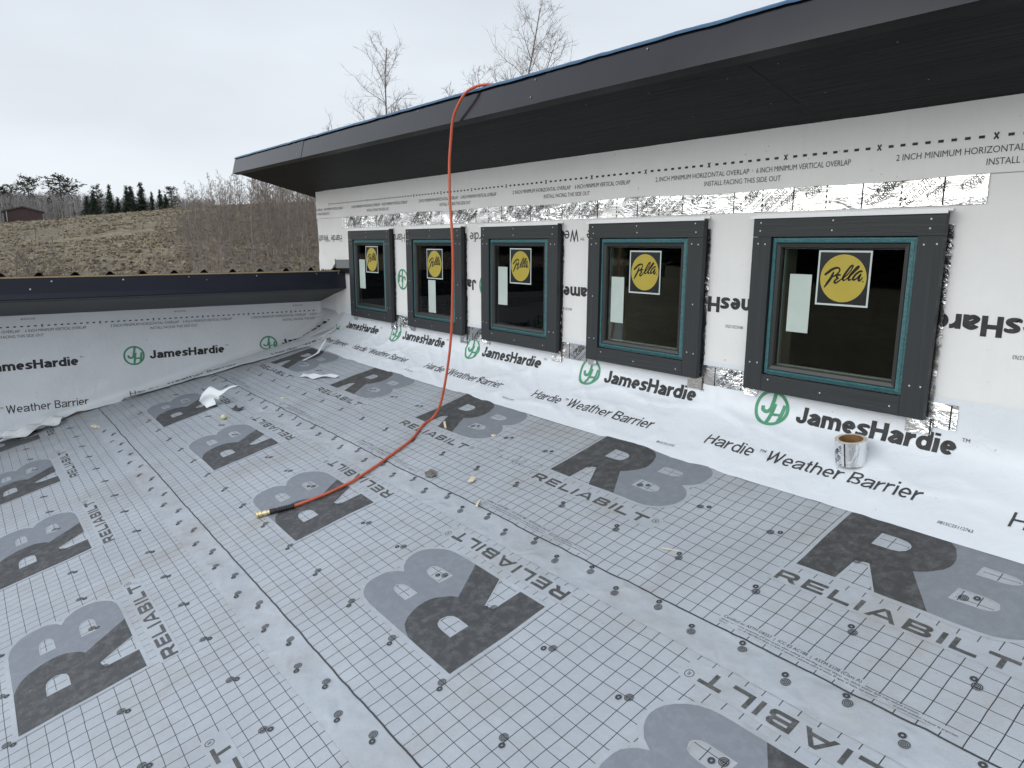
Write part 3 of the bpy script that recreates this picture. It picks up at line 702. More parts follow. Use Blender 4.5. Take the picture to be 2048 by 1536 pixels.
# upper sheet with the lap instructions
mb = MB(); mb.grid(frange(-3.94, 5.0, .035), frange(1.318, 1.60, .02), lambda u, v: mapUpper(u, v + (.012 * noise.noise((u * 1.7, 0, 0)) if v < 1.33 else 0), 0), M['wrap'])
INS = merge([moved(font('2 INCH MINIMUM HORIZONTAL OVERLAP', .0225, None, .555), 0, 0), moved(font('6 INCH MINIMUM VERTICAL OVERLAP', .0225, None, .435), .592, 0), moved(font('INSTALL FACING THIS SIDE OUT', .0225, None, .405), .312, -.041)])
DASH = rect(-.0095, -.0050, .0095, .0050); XSH = merge([ribbon([(-.007, -.011), (.007, .011)], .0055), ribbon([(-.007, .011), (.007, -.011)], .0055)])
for k in range(-4, 4): place(mb, INS, mapUpper, M['wrap_grey'], .0012, (.487 + 1.205 * k, 1.392))
for k in range(-10, 12):
    xx = .015 + .402 * k; zc = 1.448
    if xx < -3.92 or xx > 4.9: continue
    place(mb, XSH, mapUpper, M['wrap_black'], .0012, (xx, zc))
    for j in range(1, 9): place(mb, DASH, mapUpper, M['wrap_black'], .0012, (xx + .402 * j / 9, zc))
mb.clip(lambda c: c.x < -3.935 or c.x > 5); mb.build('weather_barrier', house, smooth=True)
# apron: covers the foot of the wall and runs out over the roof
mb = MB(); us = frange(-3.95, 5.0, .022); ts = frange(.0, CS[-1], .016)
def edge(u, t): 
    k = max(0, (t - .5) / (CS[-1] - .5)); j = .006 * noise.noise((u * 2.1, 2, 2)) + .005 * noise.noise((u * 11, 1, 6)) + .006 * max(0, noise.noise((u * 7, 5, 6)) - .2)
    return mapApron(u, t + k * j, 0)
mb.grid(us, ts, edge, M['wrap_floor_skylit'])
for c, tl in ((1.250, .174), (.047, .180), (-1.178, .182), (-2.330, .182), (-3.42, .190), (2.46, .172)):
    brand(mb, (lambda tl: lambda u, v, l: mapApron(u, tl - v, l))(tl), (c, 0), .0016, True)
for c, tl in ((1.035, .455), (-.262, .455), (-1.55, .455), (-2.80, .455), (2.28, .455), (-3.9, .455)):
    place(mb, sub(moved(HWB, 0, 0, .985, 1), .03), (lambda tl: lambda u, v, l: mapApron(u, tl - v, l))(tl), M['wrap_grey'], .0016, (c, 0))
for c in (.80, -.47, -1.72, 3.3, 2.09): place(mb, moved(font('0815C25112763', .014, .03, .112), 0, 0), lambda u, v, l: mapApron(u, .53 - v, l), M['wrap_grey'], .0016, (c, 0))
mb.clip(lambda c: c.x < -3.94 or c.x > 5); mb.build('weather_barrier', house, smooth=True)
# foil tape over and under the windows
def foil_print(mb, fn, x0, x1, h, lift=.0006):
    p = .302; k = 0; c, s = math.cos(.62), math.sin(.62)
    t1, t2, t3 = font('SUPER STICK', .019), font('BUILDING TAPE', .019), font('Made with peel and stick technology', .0065)
    lg1, lg2 = font('Protecto', .017), font('Wrap', .017)
    def clip(x, y): return x0 < x < x1 and 0 < y < h
    def put(sh, off, rot):
        v, f = sh; cc, ss = math.cos(rot), math.sin(rot)
        P = [(off[0] + a * cc - b * ss, off[1] + a * ss + b * cc) for a, b in v]
        F = [q for q in f if all(clip(*P[i]) for i in q)]
        mb.mesh([fn(a, b, lift) for a, b in P], F, M['foil_ink'])
    x = x0 + .09
    while x < x1 + .2:
        put(rect(-.0028, .002, .0028, h - .003), (x, 0), 0)
        for j in range(5): put(rect(-.003, .004 + h * j / 5, .003, .004 + h * j / 5 + .011), (x + .151, 0), 0)
        fl = (k % 2) * math.pi; 
        for dx in ((-.150,) if k % 2 else (.02,)):
            put(t1, (x + dx, .012), .70); put(t2, (x + dx + .026, .002), .70)
            for q in range(2): put(t3, (x + dx + .050 + .016 * q, -.006), .70)
        put(ring(.0290, .0308, 26, 0, 0, ry=.66), (x + .085, h * .66), .7); put(lg1, (x + .062, h * .50), .7); put(lg2, (x + .086, h * .48), .7)
        if k % 2: put(ring(.0290, .0308, 26, 0, 0, ry=.66), (x - .03, h * .40), .7); put(lg1, (x - .052, h * .24), .7); put(lg2, (x - .028, h * .22), .7)
        for q in ((.118, .075), (.168, .03)): put(merge([ribbon([(-.006, 0), (.006, 0)], .003), ribbon([(0, -.006), (0, .006)], .003)]), (x + q[0], q[1]), .4)
        x += p; k += 1
def foil_piece(x0, x1, z0, z1, y, rag=.003, amp=.0012):
    mb = MB()
    fn = lambda u, v, l: Vector((u, y - l - amp * (1 + noise.noise((u * 7, v * 22, 1))) - .35 * amp * noise.noise((u * 20 + v * 20, v * 40, 3)), z0 + v))
    mb.grid(frange(x0, x1, .012), frange(0, z1 - z0, .010), lambda u, v: fn(u + (rag * noise.noise((v * 60, x0, 1)) if abs(u - x0) < .002 or abs(u - x1) < .002 else 0), v, 0), M['foil'])
    foil_print(mb, fn, x0 + .002, x1 - .002, z1 - z0)
    return mb.build('foil_tape', house, smooth=True)
foil_piece(-3.352, 2.018, 1.219, 1.330, .0405)
for a, b in ((-2.36, -2.07), (-1.285, -1.025), (-.24, .04), (.83, 1.115), (1.90, 2.015)): foil_piece(a, b, .384, .482, .0375)
for x0 in WX:
    foil_piece(x0 - .012, x0 + .055, .372, .418, .0345); foil_piece(x0 + WW_ - .075, x0 + WW_ + .022, .352, .42, .034)
    foil_piece(x0 + WW_ - .02, x0 + WW_ + .016, .48, 1.15, .0405, .008, .003)
# unseen body of the house behind the sheets, and the dark room behind the glass
mb = MB(); mb.box((-3.935, .09, 0), (5.0, .10, 0.40), M['siding'])
mb.box((-3.935, .06, -3.6), (-3.90, 5.2, 1.56), M['wrap']); mb.box((4.96, .06, -3.6), (5.0, 5.2, 1.56), M['wrap']); mb.box((-3.90, 5.16, -3.6), (4.96, 5.2, .60), M['wrap'])
mb.build('side_wall', house)
mb = MB(); X0, X1, Y0, Y1, Z0, Z1 = -3.89, 4.95, .172, 3.6, -.9, 1.50
for f in ([(X0, Y1, Z0), (X1, Y1, Z0), (X1, Y1, Z1), (X0, Y1, Z1)], [(X0, Y0, Z0), (X1, Y0, Z0), (X1, Y1, Z0), (X0, Y1, Z0)], [(X0, Y0, Z1), (X0, Y1, Z1), (X1, Y1, Z1), (X1, Y0, Z1)], [(X0, Y0, Z0), (X0, Y1, Z0), (X0, Y1, Z1), (X0, Y0, Z1)], [(X1, Y0, Z0), (X1, Y0, Z1), (X1, Y1, Z1), (X1, Y1, Z0)]): mb.face(f, M['room'])
# studs and plates seen dimly through the panes
for x0 in WX:
    mb.box((x0 + .02, .175, -.5), (x0 + .06, .26, 1.46), M['stud'])
mb.build('room', house)
# eave
EY, EZ = -.603, 1.7265; up = Vector((0, .2425, .9701)); inn = Vector((0, .9701, -.2425))
EA, EB = Vector((-4.257, -.662, 1.7395)), Vector((2.147, -.5985, 1.7235))
def eave(x, h, d):
    p = EA.lerp(EB, (x - EA.x) / (EB.x - EA.x)); p.x = x
    return p + up * h + inn * d
FX = [-4.262, -2.572, .332, 3.19, 6.2]; FH = .148
for i in range(4):
    a, b = FX[i], FX[i + 1]; mb = MB(); d0 = .0006 * (i % 2) - .0015 * (1 - i % 2)
    hs = [0, .01, .05, .10, FH]
    def ff(u, v): 
        return eave(u, v, d0 - .0006 * noise.noise((u * 1.1, v * 4, 4)) - .0006)
    mb.grid(frange(a + .001, b + (.012 if i < 3 else 0), .05), hs, ff, M['fascia'])
    n = len(frange(a, b, .3)); us = frange(a + .001, b, .3)
    mb.grid(us, [0, .052], lambda u, v: eave(u, -.0004, d0 + v), M['gloss_black']) if True else None
    mb.grid(us, [0, .012], lambda u, v: eave(u, -.0004 - .0, d0 + .052 + .0) + up * v, M['gloss_black'])
    mb.grid(us, [0, .03], lambda u, v: eave(u, FH, d0 + v), M['fascia'])
    for q in ((b - .07, .118), (b - .08, .035), ((a + b) / 2 + .3, .12), ((a + b) / 2 - .8, .118)):
        c = eave(q[0], q[1], d0 - .0045); place(mb, disc(.0042, 8), lambda u, v, l: c + Vector((u, 0, 0)) + up * v, M['nail_dull'], 0)
    mb.build('fascia_panel', house, smooth=False)
def soff(x, d, l=0): return eave(x, .010 - l, d)
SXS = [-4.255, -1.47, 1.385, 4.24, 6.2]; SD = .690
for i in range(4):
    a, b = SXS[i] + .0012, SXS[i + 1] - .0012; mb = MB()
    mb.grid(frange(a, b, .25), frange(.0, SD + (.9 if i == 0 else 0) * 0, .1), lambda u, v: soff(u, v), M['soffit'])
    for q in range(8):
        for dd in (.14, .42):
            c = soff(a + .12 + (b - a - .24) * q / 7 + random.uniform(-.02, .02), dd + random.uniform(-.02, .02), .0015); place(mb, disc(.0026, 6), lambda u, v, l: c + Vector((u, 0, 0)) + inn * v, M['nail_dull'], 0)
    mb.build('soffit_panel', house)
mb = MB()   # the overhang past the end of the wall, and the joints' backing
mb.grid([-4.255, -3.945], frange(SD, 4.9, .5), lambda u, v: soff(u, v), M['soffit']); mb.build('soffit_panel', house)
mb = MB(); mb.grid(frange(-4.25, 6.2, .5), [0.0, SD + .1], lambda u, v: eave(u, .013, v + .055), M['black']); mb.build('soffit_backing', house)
mb = MB(); ra = [eave(x, h, d) for x, h, d in ((-4.256, .02, .006), (6.2, .02, .006), (6.2, .02, 5.6), (-4.256, .02, 5.6))]; rb = [p + up * (FH - .024) for p in ra]
mb.mesh(ra + rb, [(0, 3, 2, 1), (4, 5, 6, 7), (0, 1, 5, 4), (1, 2, 6, 5), (2, 3, 7, 6), (3, 0, 4, 7)], M['fascia']); mb.build('roof_slab', house)
mb = MB()
def memb(u, d):
    wv = .004 * noise.noise((u * 5, d * 3, 1)) + .003 * noise.noise((u * 17, d * 9, 2))
    return eave(u, FH + .006 + wv + (-.010 if d < .0 else .008), d)
mb.grid(frange(-4.27, 6.2, .04), [-.012, -.0119, .004, .05, .4, 2.0, 5.6], lambda u, d: memb(u, d) if d != -.012 else memb(u, -.0119) - up * .006, M['membrane']); mb.build('roof_membrane', house, smooth=True)

# ------------------------------------------------------------------ the low wing on the left
wing = tag(empty('low_wing', (-3.97, -2, .1)), 'low wing with dark blue fascia above a knee wall of white printed barrier', 'building')
FXL = -3.33
mb = MB(); us = frange(-.02, 4.6, .022)
def vedge(u): return -.372 + .012 * noise.noise((u * 4, 3, 3)) + .008 * noise.noise((u * 15, 1, 3)) - .19 * max(0, min(1, (u - 2.25) / .35)) + .02 * noise.noise((u * 9, 0, 0)) * (u > 2.2)
def kz(u, f):
    v = .53 + (vedge(u) - .53) * f; return v
mb.grid(us, frange(0, 1, .018), lambda u, f: mapKnee(u, kz(u, f), .0), M['wrap_floor_skylit'])
# u grows along -y; letters read towards the big house, so u must shrink as the line runs on
def kn(y0, v0): return lambda u, v, l: mapKnee(.044 - (y0 + u), v0 + v, l)
for c in (-1.722, -.52, -2.93, -4.13): brand(mb, kn(0, 0), (c, .088), .0016, True)
for c in (-1.79, -2.99, -.60, -4.2): place(mb, sub(moved(HWB, 0, 0, .90, 1), .03), kn(0, 0), M['wrap_grey'], .0016, (c, -.305))
for k in range(-3, 1): place(mb, moved(INS, 0, 0), kn(0, 0), M['wrap_grey'], .0014, (-1.882 + 1.21 * (k + 1), .342 + .012))
for k in range(-10, 1):
    yy = -.272 + .4215 * k
    if yy < -4.4: continue
    place(mb, XSH, kn(0, 0), M['wrap_black'], .0014, (yy, .402))
    for j in range(1, 9):
        if yy + .4215 * j / 9 < -.0: place(mb, DASH, kn(0, 0), M['wrap_black'], .0014, (yy + .4215 * j / 9, .402))
for c in (-1.56, -.45, -2.72): place(mb, CODE, kn(0, 0), M['wrap_grey'], .0014, (c + .20, .455))
mb.clip(lambda c: c.y > .06 or c.y < -4.5); mb.build('weather_barrier', wing, smooth=True)
mb = MB(); mb.grid(frange(.040, -4.6, .1), [.655, .664, .70, .76, .815], lambda y, z: Vector((FXL + .0015 * noise.noise((y * 1.3, z * 4, 2)) + (.004 if z == .664 else 0), y, z)), M['fascia_low'])
mb.grid([.040, -4.6], [0, .05], lambda y, d: Vector((FXL - d, y, .655 - .0125 * d * 20)), M['gloss_black'])
mb.grid([.040, -4.6], [0, .06], lambda y, d: Vector((FXL - d, y, .815 - .25 * d)), M['fascia_low'])
for y, z, r in ((-.25, .80, .004), (-.80, .795, .005), (-1.36, .80, .004), (-1.85, .79, .006), (-2.33, .79, .006), (-2.47, .735, .006), (-1.22, .772, .003), (-.03, .80, .005)): place(mb, disc(r, 8), lambda u, v, l: Vector((FXL + .004, y - u, z + v)), M['nail'], 0)
mb.build('fascia_board', wing)
mb = MB()
def lsof(y, d): return Vector((FXL - .05 - d, y, .642 - .2539 * d + .0))
mb.grid(frange(.043, -4.6, .6), [0, .012, .0125, .20, .2005, .40, .4005, .60], lambda y, d: lsof(y, d) + Vector((0, 0, .004 if d in (.012, .2005, .4005) else 0)), M['low_soffit'])
mb.build('soffit_panel', wing)
mb = MB(); mb.grid(frange(.04, -4.6, .05), [0, .011], lambda y, z: Vector((FXL - .006 + .003 * noise.noise((y * 20, z, 1)), y, .8165 + z + .002 * noise.noise((y * 4, 0, 1)))), M['closure']); mb.grid([.04, -4.6], [0, .05], lambda y, d: Vector((FXL - .006 - d, y, .8275 - .25 * d)), M['closure'])
mb.build('foam_closure', wing)
mb = MB(); ys = []
y = .03; prof = []
yy = .035 + .012
while yy > -4.7:
    prof += [(yy, 0), (yy - .072, 0), (yy - .086, .013), (yy - .096, .024), (yy - .108, .028), (yy - .120, .024), (yy - .130, .013), (yy - .144, 0)]; yy -= .2343
pts = [p[0] for p in prof]
hh = dict(prof)
mb.grid(pts, [0, .05, 1.5, 4.6], lambda y, d: Vector((FXL - .012 - d, y, .8285 + hh[y] - .25 * d)), M['rib'])
mb.build('ribbed_roof', wing)
mb = MB()
mb.face([(-3.455, -.006, .80), (-3.395, -.020, .80), (-3.393, -.022, .925), (-3.452, -.006, .940)], M['gloss_black'])
mb.face([(-3.393, -.022, .846), (-3.165, .020, .852), (-3.165, .020, .930), (-3.393, -.022, .925)], M['flash_light'])
mb.face([(-3.393, -.022, .80), (-3.165, .020, .805), (-3.165, .020, .852), (-3.393, -.022, .846)], M['gloss_black'])
mb.grid([-3.66, -3.60, -3.55, -3.50, -3.455], [0, .07], lambda x, d: Vector((x, .035 - d, .745 + .25 * (x + 3.66) + (.050 if -3.61 < x < -3.49 else .02) - d * .1)), M['rib'])
mb.face([(-3.50, -.03, .80), (-3.40, -.03, .815), (-3.40, -.02, .90), (-3.47, -.02, .86)], M['rib'])
mb.build('end_flashing', wing)
mb = MB(); mb.box((-8.0, -4.6, -3.6), (-3.99, .02, -.40), M['wrap']); mb.box((-4.05, -4.6, -.5), (-3.985, .03, .52), M['siding']); mb.build('outer_wall', wing)

# ------------------------------------------------------------------ things lying about on the roof
M['hose'] = varied('hose_orange_red', (.50, .085, .035), (.56, .11, .05), 12, .42, .5)
M['rubber'] = mat('black_rubber', (.016, .016, .016), .5, .4); M['brass'] = varied('brass', (.62, .50, .27), (.70, .60, .38), 30, .3, .5, metal=.9)
def deck_z(x, y):
    c = deck(x * CT + y * ST, -x * ST + y * CT, .004); return c.z
def on_deck(pts, lift): return [Vector((x, y, deck_z(x, y) + lift)) for x, y in pts]
hose = tag(empty('air_hose', (-.354, -1.658, -.25)), 'orange air hose hanging from the roof edge onto the grey underlayment', 'hose')
HR = .0076
path = [(.55, .60, 1.602), (.30, .10, 1.728), (.02, -.35, 1.842), (-.105, -.50, 1.885), (-.185, -.575, 1.895), (-.262, -.625, 1.870), (-.330, -.642, 1.805), (-.377, -.645, 1.736), (-.399, -.645, 1.634), (-.418, -.645, 1.504), (-.417, -.645, 1.315), (-.401, -.645, 1.15), (-.394, -.645, .983), (-.405, -.645, .756), (-.420, -.645, .581), (-.451, -.645, .415), (-.511, -.64, .24), (-.578, -.635, .10)]
lie = [(-.655, -.636), (-.625, -.72), (-.545, -.82), (-.481, -.899), (-.425, -1.03), (-.384, -1.152), (-.345, -1.27), (-.322, -1.363), (-.325, -1.48), (-.340, -1.585), (-.356, -1.655)]
P_ = [Vector(p) for p in path] + on_deck(lie, HR + .002); P_[len(path)].z += .004
mb = MB(); mb.tube(catmull3 := (lambda P: [(.5 * ((2 * b) + (-a + c) * t + (2 * a - 5 * b + 4 * c - d) * t * t + (-a + 3 * b - 3 * c + d) * t ** 3)) for a, b, c, d in [([2 * P[0] - P[1]] + P + [2 * P[-1] - P[-2]])[i:i + 4] for i in range(len(P) - 1)] for t in (0, .2, .4, .6, .8)] + [P[-1]])(P_), HR, M['hose'], 10)
mb.build('hose', hose, smooth=True)
a, b = on_deck([(-.356, -1.655)], HR + .002)[0], on_deck([(-.405, -1.762)], HR + .006)[0]
mb = MB(); n = 40; mb.tube([a.lerp(b, i / n) for i in range(n + 1)], [.0125 + (.0022 if i % 4 < 2 and i < 28 else 0) + (.002 if i > 30 else 0) for i in range(n + 1)], M['rubber'], 12); mb.build('strain_relief', hose, smooth=True)
c = on_deck([(-.438, -1.822)], HR + .008)[0]; mb = MB()
st = [(0, .0118), (.18, .0118), (.2, .014), (.45, .014), (.47, .0115), (.55, .0115), (.57, .0155), (.72, .0155), (.74, .013), (.80, .013), (.82, .0155), (.95, .0150), (1.0, .011)]
mb.tube([b.lerp(c, t) for t, _ in st], [r for _, r in st], M['brass'], 14); mb.build('coupling', hose)
# tape roll standing on the apron
def apron_z(x, y):
    lo = min(range(len(CV)), key=lambda i: abs(CV[i].x - y)); return mapApron(x, CS[lo], 0).z
tp = Vector((1.686, -.068, 0)); tp.z = min(apron_z(tp.x + dx, tp.y + dy) for dx in (-.03, .03) for dy in (-.03, .03)) + .010
roll = tag(empty('tape_roll', tp), 'roll of printed silver foil tape standing on the white barrier below the windows', 'tape')
tilt = Matrix.Translation(tp) @ Matrix.Rotation(R_(9), 4, 'X') @ Matrix.Rotation(R_(-2), 4, 'Y')
RO, RI, RH = .0600, .0455, .1015
M['foil_roll'] = mat('foil_roll', (.80, .81, .83), .20, .5, .85); q = NB(M['foil_roll']); q.normal(q.bump(q.noise(q.coord('Object', (3, 3, .6)), 7, 3, .6, 1), .6, .02))
M['card'] = varied('cardboard_core', (.20, .105, .045), (.27, .15, .07), 18, .8, .2); M['roll_side'] = varied('tape_layers', (.50, .46, .38), (.62, .58, .50), 30, .6)
mb = MB(); N = 64
wf = lambda a, z: tilt @ Vector((RO * math.sin(a), -RO * math.cos(a), z))
mb.grid([2 * math.pi * i / N for i in range(N + 1)], [0, .003, RH / 2, RH - .003, RH], lambda a, z: wf(a, z), M['foil_roll'])
prt = lambda u, v, l: tilt @ Vector(((RO + l) * math.sin(u / RO), -(RO + l) * math.cos(u / RO), v))
bw = ((0.005, 0), )
place(mb, rect(.002, .001, .0075, RH - .002, .01), prt, M['foil_ink'], .0004)
fp = MB()
foil_print(mb, lambda u, v, l: prt(u - .094, v, l), -.09, .086, RH - .004, .0005)
mb.build('foil_wrap', roll, smooth=True)
mb = MB(); mb.grid([2 * math.pi * i / N for i in range(N + 1)], [RI, RO], lambda a, r: tilt @ Vector((r * math.sin(a), -r * math.cos(a), RH - .0008 + (.0012 if r == RI else 0))), M['roll_side']); mb.build('layered_side', roll)
mb = MB(); mb.grid([2 * math.pi * i / N for i in range(N + 1)], [RI - .003, RI + .0005], lambda a, r: tilt @ Vector((r * math.sin(a), -r * math.cos(a), RH + .001)), M['card'])
mb.grid([2 * math.pi * i / N for i in range(N + 1)], [.0, RH + .001], lambda a, z: tilt @ Vector(((RI - .003) * math.sin(a), -(RI - .003) * math.cos(a), z)), M['card']); mb.build('cardboard_core', roll, smooth=True)
# scraps of barrier
M['scrap'] = varied('scrap_white', (.78, .79, .80), (.70, .71, .72), 9, .5, .4, .4, 20, bdist=.01)
def scrap(outline, label, hfun, step=.022, cat='scrap', name='barrier_scrap', mt=None, group=None, thick=.0012):
    cx = sum(p[0] for p in outline) / len(outline); cy = sum(p[1] for p in outline) / len(outline)
    v, f = sliced([(x - cx, y - cy) for x, y in outline], (), step); z0 = deck_z(cx, cy)
    pts = [Vector((x, y, deck_z(cx + x, cy + y) + .004 + hfun(x, y) - z0)) for x, y in v]
    mb = MB(); mb.mesh(pts, f, mt or M['scrap'])
    o = mb.build(name); o.location = (cx, cy, z0)
    md = o.modifiers.new('thickness', 'SOLIDIFY'); md.thickness = thick; md.offset = 1
    return tag(o, label, cat, group)
def ccw(l):
    a = sum(l[i][0] * l[(i + 1) % len(l)][1] - l[(i + 1) % len(l)][0] * l[i][1] for i in range(len(l))); return l if a > 0 else l[::-1]
def curled_scrap():
    o2 = [(-.040, .03), (-.008, 0), (.069, .02), (.050, .04), (.037, .057), (.098, .07), (.102, .115), (.17, .135), (.232, .140), (.232, .146), (.15, .150), (.09, .152), (-.008, .165), (-.05, .13), (-.068, .09), (-.055, .055)]
    v, f = sliced(o2, (), .016); base = Vector((-2.665, -1.475, 0)); rgt = Vector((.61, .79, 0)); bck = Vector((-.79, .61, 0))
    def at(a, b):
        p = base + rgt * a + bck * (.55 * b + .030 * math.cos(a * 22) + .018 * math.sin(b * 40)); p.z = deck_z(p.x, p.y) + .004 + b * .78 + .012 * math.sin(a * 30 + b * 14) * (b > .03); return p
    mb = MB(); c0 = at(0, 0); mb.mesh([at(a, b) - c0 for a, b in v], f, M['scrap']); o = mb.build('barrier_scrap', smooth=True); o.location = c0
    md = o.modifiers.new('thickness', 'SOLIDIFY'); md.thickness = .0012
    tag(o, 'white paper scrap curled upright on the printed letters', 'scrap')
curled_scrap()
scrap(ccw([(-2.60, -.735), (-2.625, -.694), (-2.44, -.646), (-2.32, -.60), (-2.21, -.56), (-2.20, -.60), (-2.333, -.665), (-2.38, -.712)]), 'wide white strip of barrier lying flat near the apron', lambda x, y: .012 * math.sin(16 * x) ** 2 + .004)
scrap(ccw([(-3.035, -.545), (-2.995, -.535), (-3.09, -.36), (-3.19, -.235), (-3.225, -.24), (-3.12, -.38)]), 'long thin white strip of barrier pointing to the wall corner', lambda x, y: .03 * max(0, y + .02) + .006 + max(0, y - .02) * .55)
scrap(ccw([(-3.67, -.22), (-3.66, -.16), (-3.50, -.03), (-3.47, -.07), (-3.53, -.15)]), 'small white sliver in the far corner on the apron', lambda x, y: .085 + .02 * math.sin(20 * x))
scrap(ccw([(-3.93, -2.74), (-3.80, -2.82), (-3.72, -2.60), (-3.74, -2.36), (-3.86, -2.30), (-3.93, -2.45)]), 'crumpled white barrier heap at the foot of the knee wall', lambda x, y: .035 + .05 * noise.noise((x * 9, y * 9, 2)) + .05 * max(0, .05 - x), .02)
M['chip'] = varied('raw_wood', (.66, .56, .40), (.76, .67, .50), 14, .7); M['dark_scrap'] = varied('dark_scrap', (.025, .024, .022), (.09, .085, .07), 14, .6)
def chip(x, y, L, W, T, rot, label, tilt_=0):
    mb = MB(); Mx = Matrix.Rotation(rot, 4, 'Z') @ Matrix.Rotation(tilt_, 4, 'Y'); r = random.Random(int(x * 1e4)); e = .15
    vs = []
    for zz in (0, T):
        for sx, sy in ((-1, -1), (1, -1), (1, 1), (-1, 1)): vs.append(Mx @ Vector((sx * L / 2 * (1 - e * r.random()), sy * W / 2 * (1 - e * r.random()), zz)))
    mb.mesh(vs, [(0, 3, 2, 1), (4, 5, 6, 7), (0, 1, 5, 4), (1, 2, 6, 5), (2, 3, 7, 6), (3, 0, 4, 7)], M['chip']); o = mb.build('wood_chip'); o.location = (x, y, deck_z(x, y) + .001 + abs(math.sin(tilt_)) * L / 2); return tag(o, label, 'chip', 'offcuts of wood on the roof')
chip(.255, -.968, .090, .030, .005, R_(133), 'flat pale wood offcut between the two seams of printed letters, the largest', .05)
chip(.483, -1.092, .098, .011, .006, R_(135), 'narrow pale wood splinter lying across the black seam line', .08)
chip(-.47, -.668, .080, .012, .008, R_(-27), 'small upright wood chip beside the orange hose', .25)
chip(-.079, -.590, .030, .018, .006, R_(20), 'tiny wood crumb below the letter B')
chip(-3.295, -2.158, .085, .030, .014, R_(20), 'pale wood block near the knee wall')
chip(-2.215, -1.026, .045, .016, .007, R_(10), 'pale wood crumb in the middle strip near the seam')
chip(1.42, -.86, .075, .004, .003, R_(35), 'hair thin pale splinter on the grid below the last letters', .05)
scrap(ccw([(-2.42, -1.36), (-2.43, -1.31), (-2.36, -1.32), (-2.32, -1.28), (-2.30, -1.34), (-2.36, -1.35)]), 'crumpled dark scrap beside the curled white paper', lambda x, y: .005 + .010 * noise.noise((x * 40, y * 40, 1)), .012, 'scrap', 'dark_scrap', M['dark_scrap'], None, .003)
scrap(ccw([(-.03, -1.075), (-.035, -1.035), (.01, -1.030), (.05, -1.050), (.045, -1.075), (.015, -1.09)]), 'torn grey scrap lying on the seam right of the hose', lambda x, y: .005 + .009 * noise.noise((x * 45, y * 45, 5)), .012, 'scrap', 'dark_scrap', varied('grey_scrap', (.10, .095, .085), (.17, .16, .14), 20, .7), None, .003)
M['ball'] = mat('pale_yellow_foam', (.62, .60, .34), .6)
mb = MB(); bm = bmesh.new(); bmesh.ops.create_uvsphere(bm, u_segments=16, v_segments=10, radius=.021)
for v in bm.verts: v.co.z *= .85; v.co += v.co * .06 * noise.noise(v.co * 40)
mb.mesh([v.co.copy() for v in bm.verts], [[x.index for x in f.verts] for f in bm.faces], M['ball']); bm.free()
o = mb.build('foam_ball', smooth=True); o.location = (-2.262, -1.455, deck_z(-2.262, -1.455) + .018); tag(o, 'small pale yellow ball lying between the printed letters', 'ball')

# ------------------------------------------------------------------ the land around
FWD = math.radians(165)
def pix_dir(px, py):
    d = AX_R * ((px - 1024) / FPX) + AX_D * ((py - 768) / FPX) + AX_F; return d
CREST = [(-400, 452), (0, 447), (100, 441), (200, 430), (330, 418), (480, 408), (640, 400), (1000, 395)]
def _cr():
    o = []
    for px, py in CREST:
        d = pix_dir(px, py); h = math.hypot(d.x, d.y); o.append((math.degrees(math.atan2(d.y, d.x)) % 360, d.z / h))
    return sorted(o)
CR = _cr(); CRR = 118.0
def crest_el(az):
    if az <= CR[0][0]: return CR[0][1]
    for (a, e), (b, f) in zip(CR, CR[1:]):
        if az <= b: return e + (f - e) * (az - a) / (b - a)
    return CR[-1][1]
def ground(x, y):
    dx, dy = x - CAM.x, y - CAM.y; r = math.hypot(dx, dy); az = math.degrees(math.atan2(dy, dx)) % 360
    d = abs((az - 160 + 180) % 360 - 180); k = max(0, min(1, (95 - d) / 45)); k = k * k * (3 - 2 * k)
    zc = CAM.z + CRR * crest_el(min(max(az, 120), 200))
    t = max(0, (r - 14) / (CRR - 14))
    zf = -2.9 + (zc + 2.9) * min(t, 1) + .5 * math.sin(min(t, 1) * math.pi) * -1.0
    if t > 1: zf = zc - .02 * (r - CRR) + .00012 * max(0, r - CRR - 60) ** 2 * 0
    z = -3.4 * (1 - k) + zf * k
    n = .35 * noise.noise((x * .05, y * .05, 0)) + .10 * noise.noise((x * .3, y * .3, 2)) + .05 * noise.noise((x * .9, y * .9, 5))
    return z + n * min(1, max(0, (r - 12) / 15))
def spot(px, r):
    d = pix_dir(px, 480); h = math.hypot(d.x, d.y); x = CAM.x + d.x / h * r; y = CAM.y + d.y / h * r; return Vector((x, y, ground(x, y)))
def fieldmat():
    mt = mat('dry_grass_field', (.25, .2, .13), .95, .1); q = NB(mt); v = q.coord('Object')
    a = q.noise(v, .05, 4, .6); b = q.noise(q.coord('Object', (1, 1, 3), (0, 0, .4)), .55, 6, .7); c = q.noise(v, 3.2, 4, .7)
    k = q.mixc(q.ramp(b, [(.36, 0.), (.60, 1.)]), (.20, .165, .12), (.34, .285, .195))
    k = q.mixc(q.ramp(a, [(.42, 0.), (.62, .65)]), k, (.185, .152, .118)); k = q.mixc(q.ramp(c, [(.47, 0.), (.66, .85)]), k, (.10, .083, .062))
    q.base(k); q.normal(q.bump(c, 1.0, .25, q.bump(b, .8, .5))); return mt
M['field'] = fieldmat()
mb = MB(); rs = [4, 8, 11, 14, 18, 22, 26]
while rs[-1] < 140: rs.append(rs[-1] + 2.5)
while rs[-1] < 900: rs.append(rs[-1] * 1.12)
mb.grid([R_(a) for a in frange(0, 360, 1.5)], rs, lambda a, r: Vector((CAM.x + r * math.cos(a), CAM.y + r * math.sin(a), ground(CAM.x + r * math.cos(a), CAM.y + r * math.sin(a)))), M['field'])
mb.face([(CAM.x + 4 * math.cos(R_(a)), CAM.y + 4 * math.sin(R_(a)), -3.45) for a in range(0, 360, 20)], M['field'])
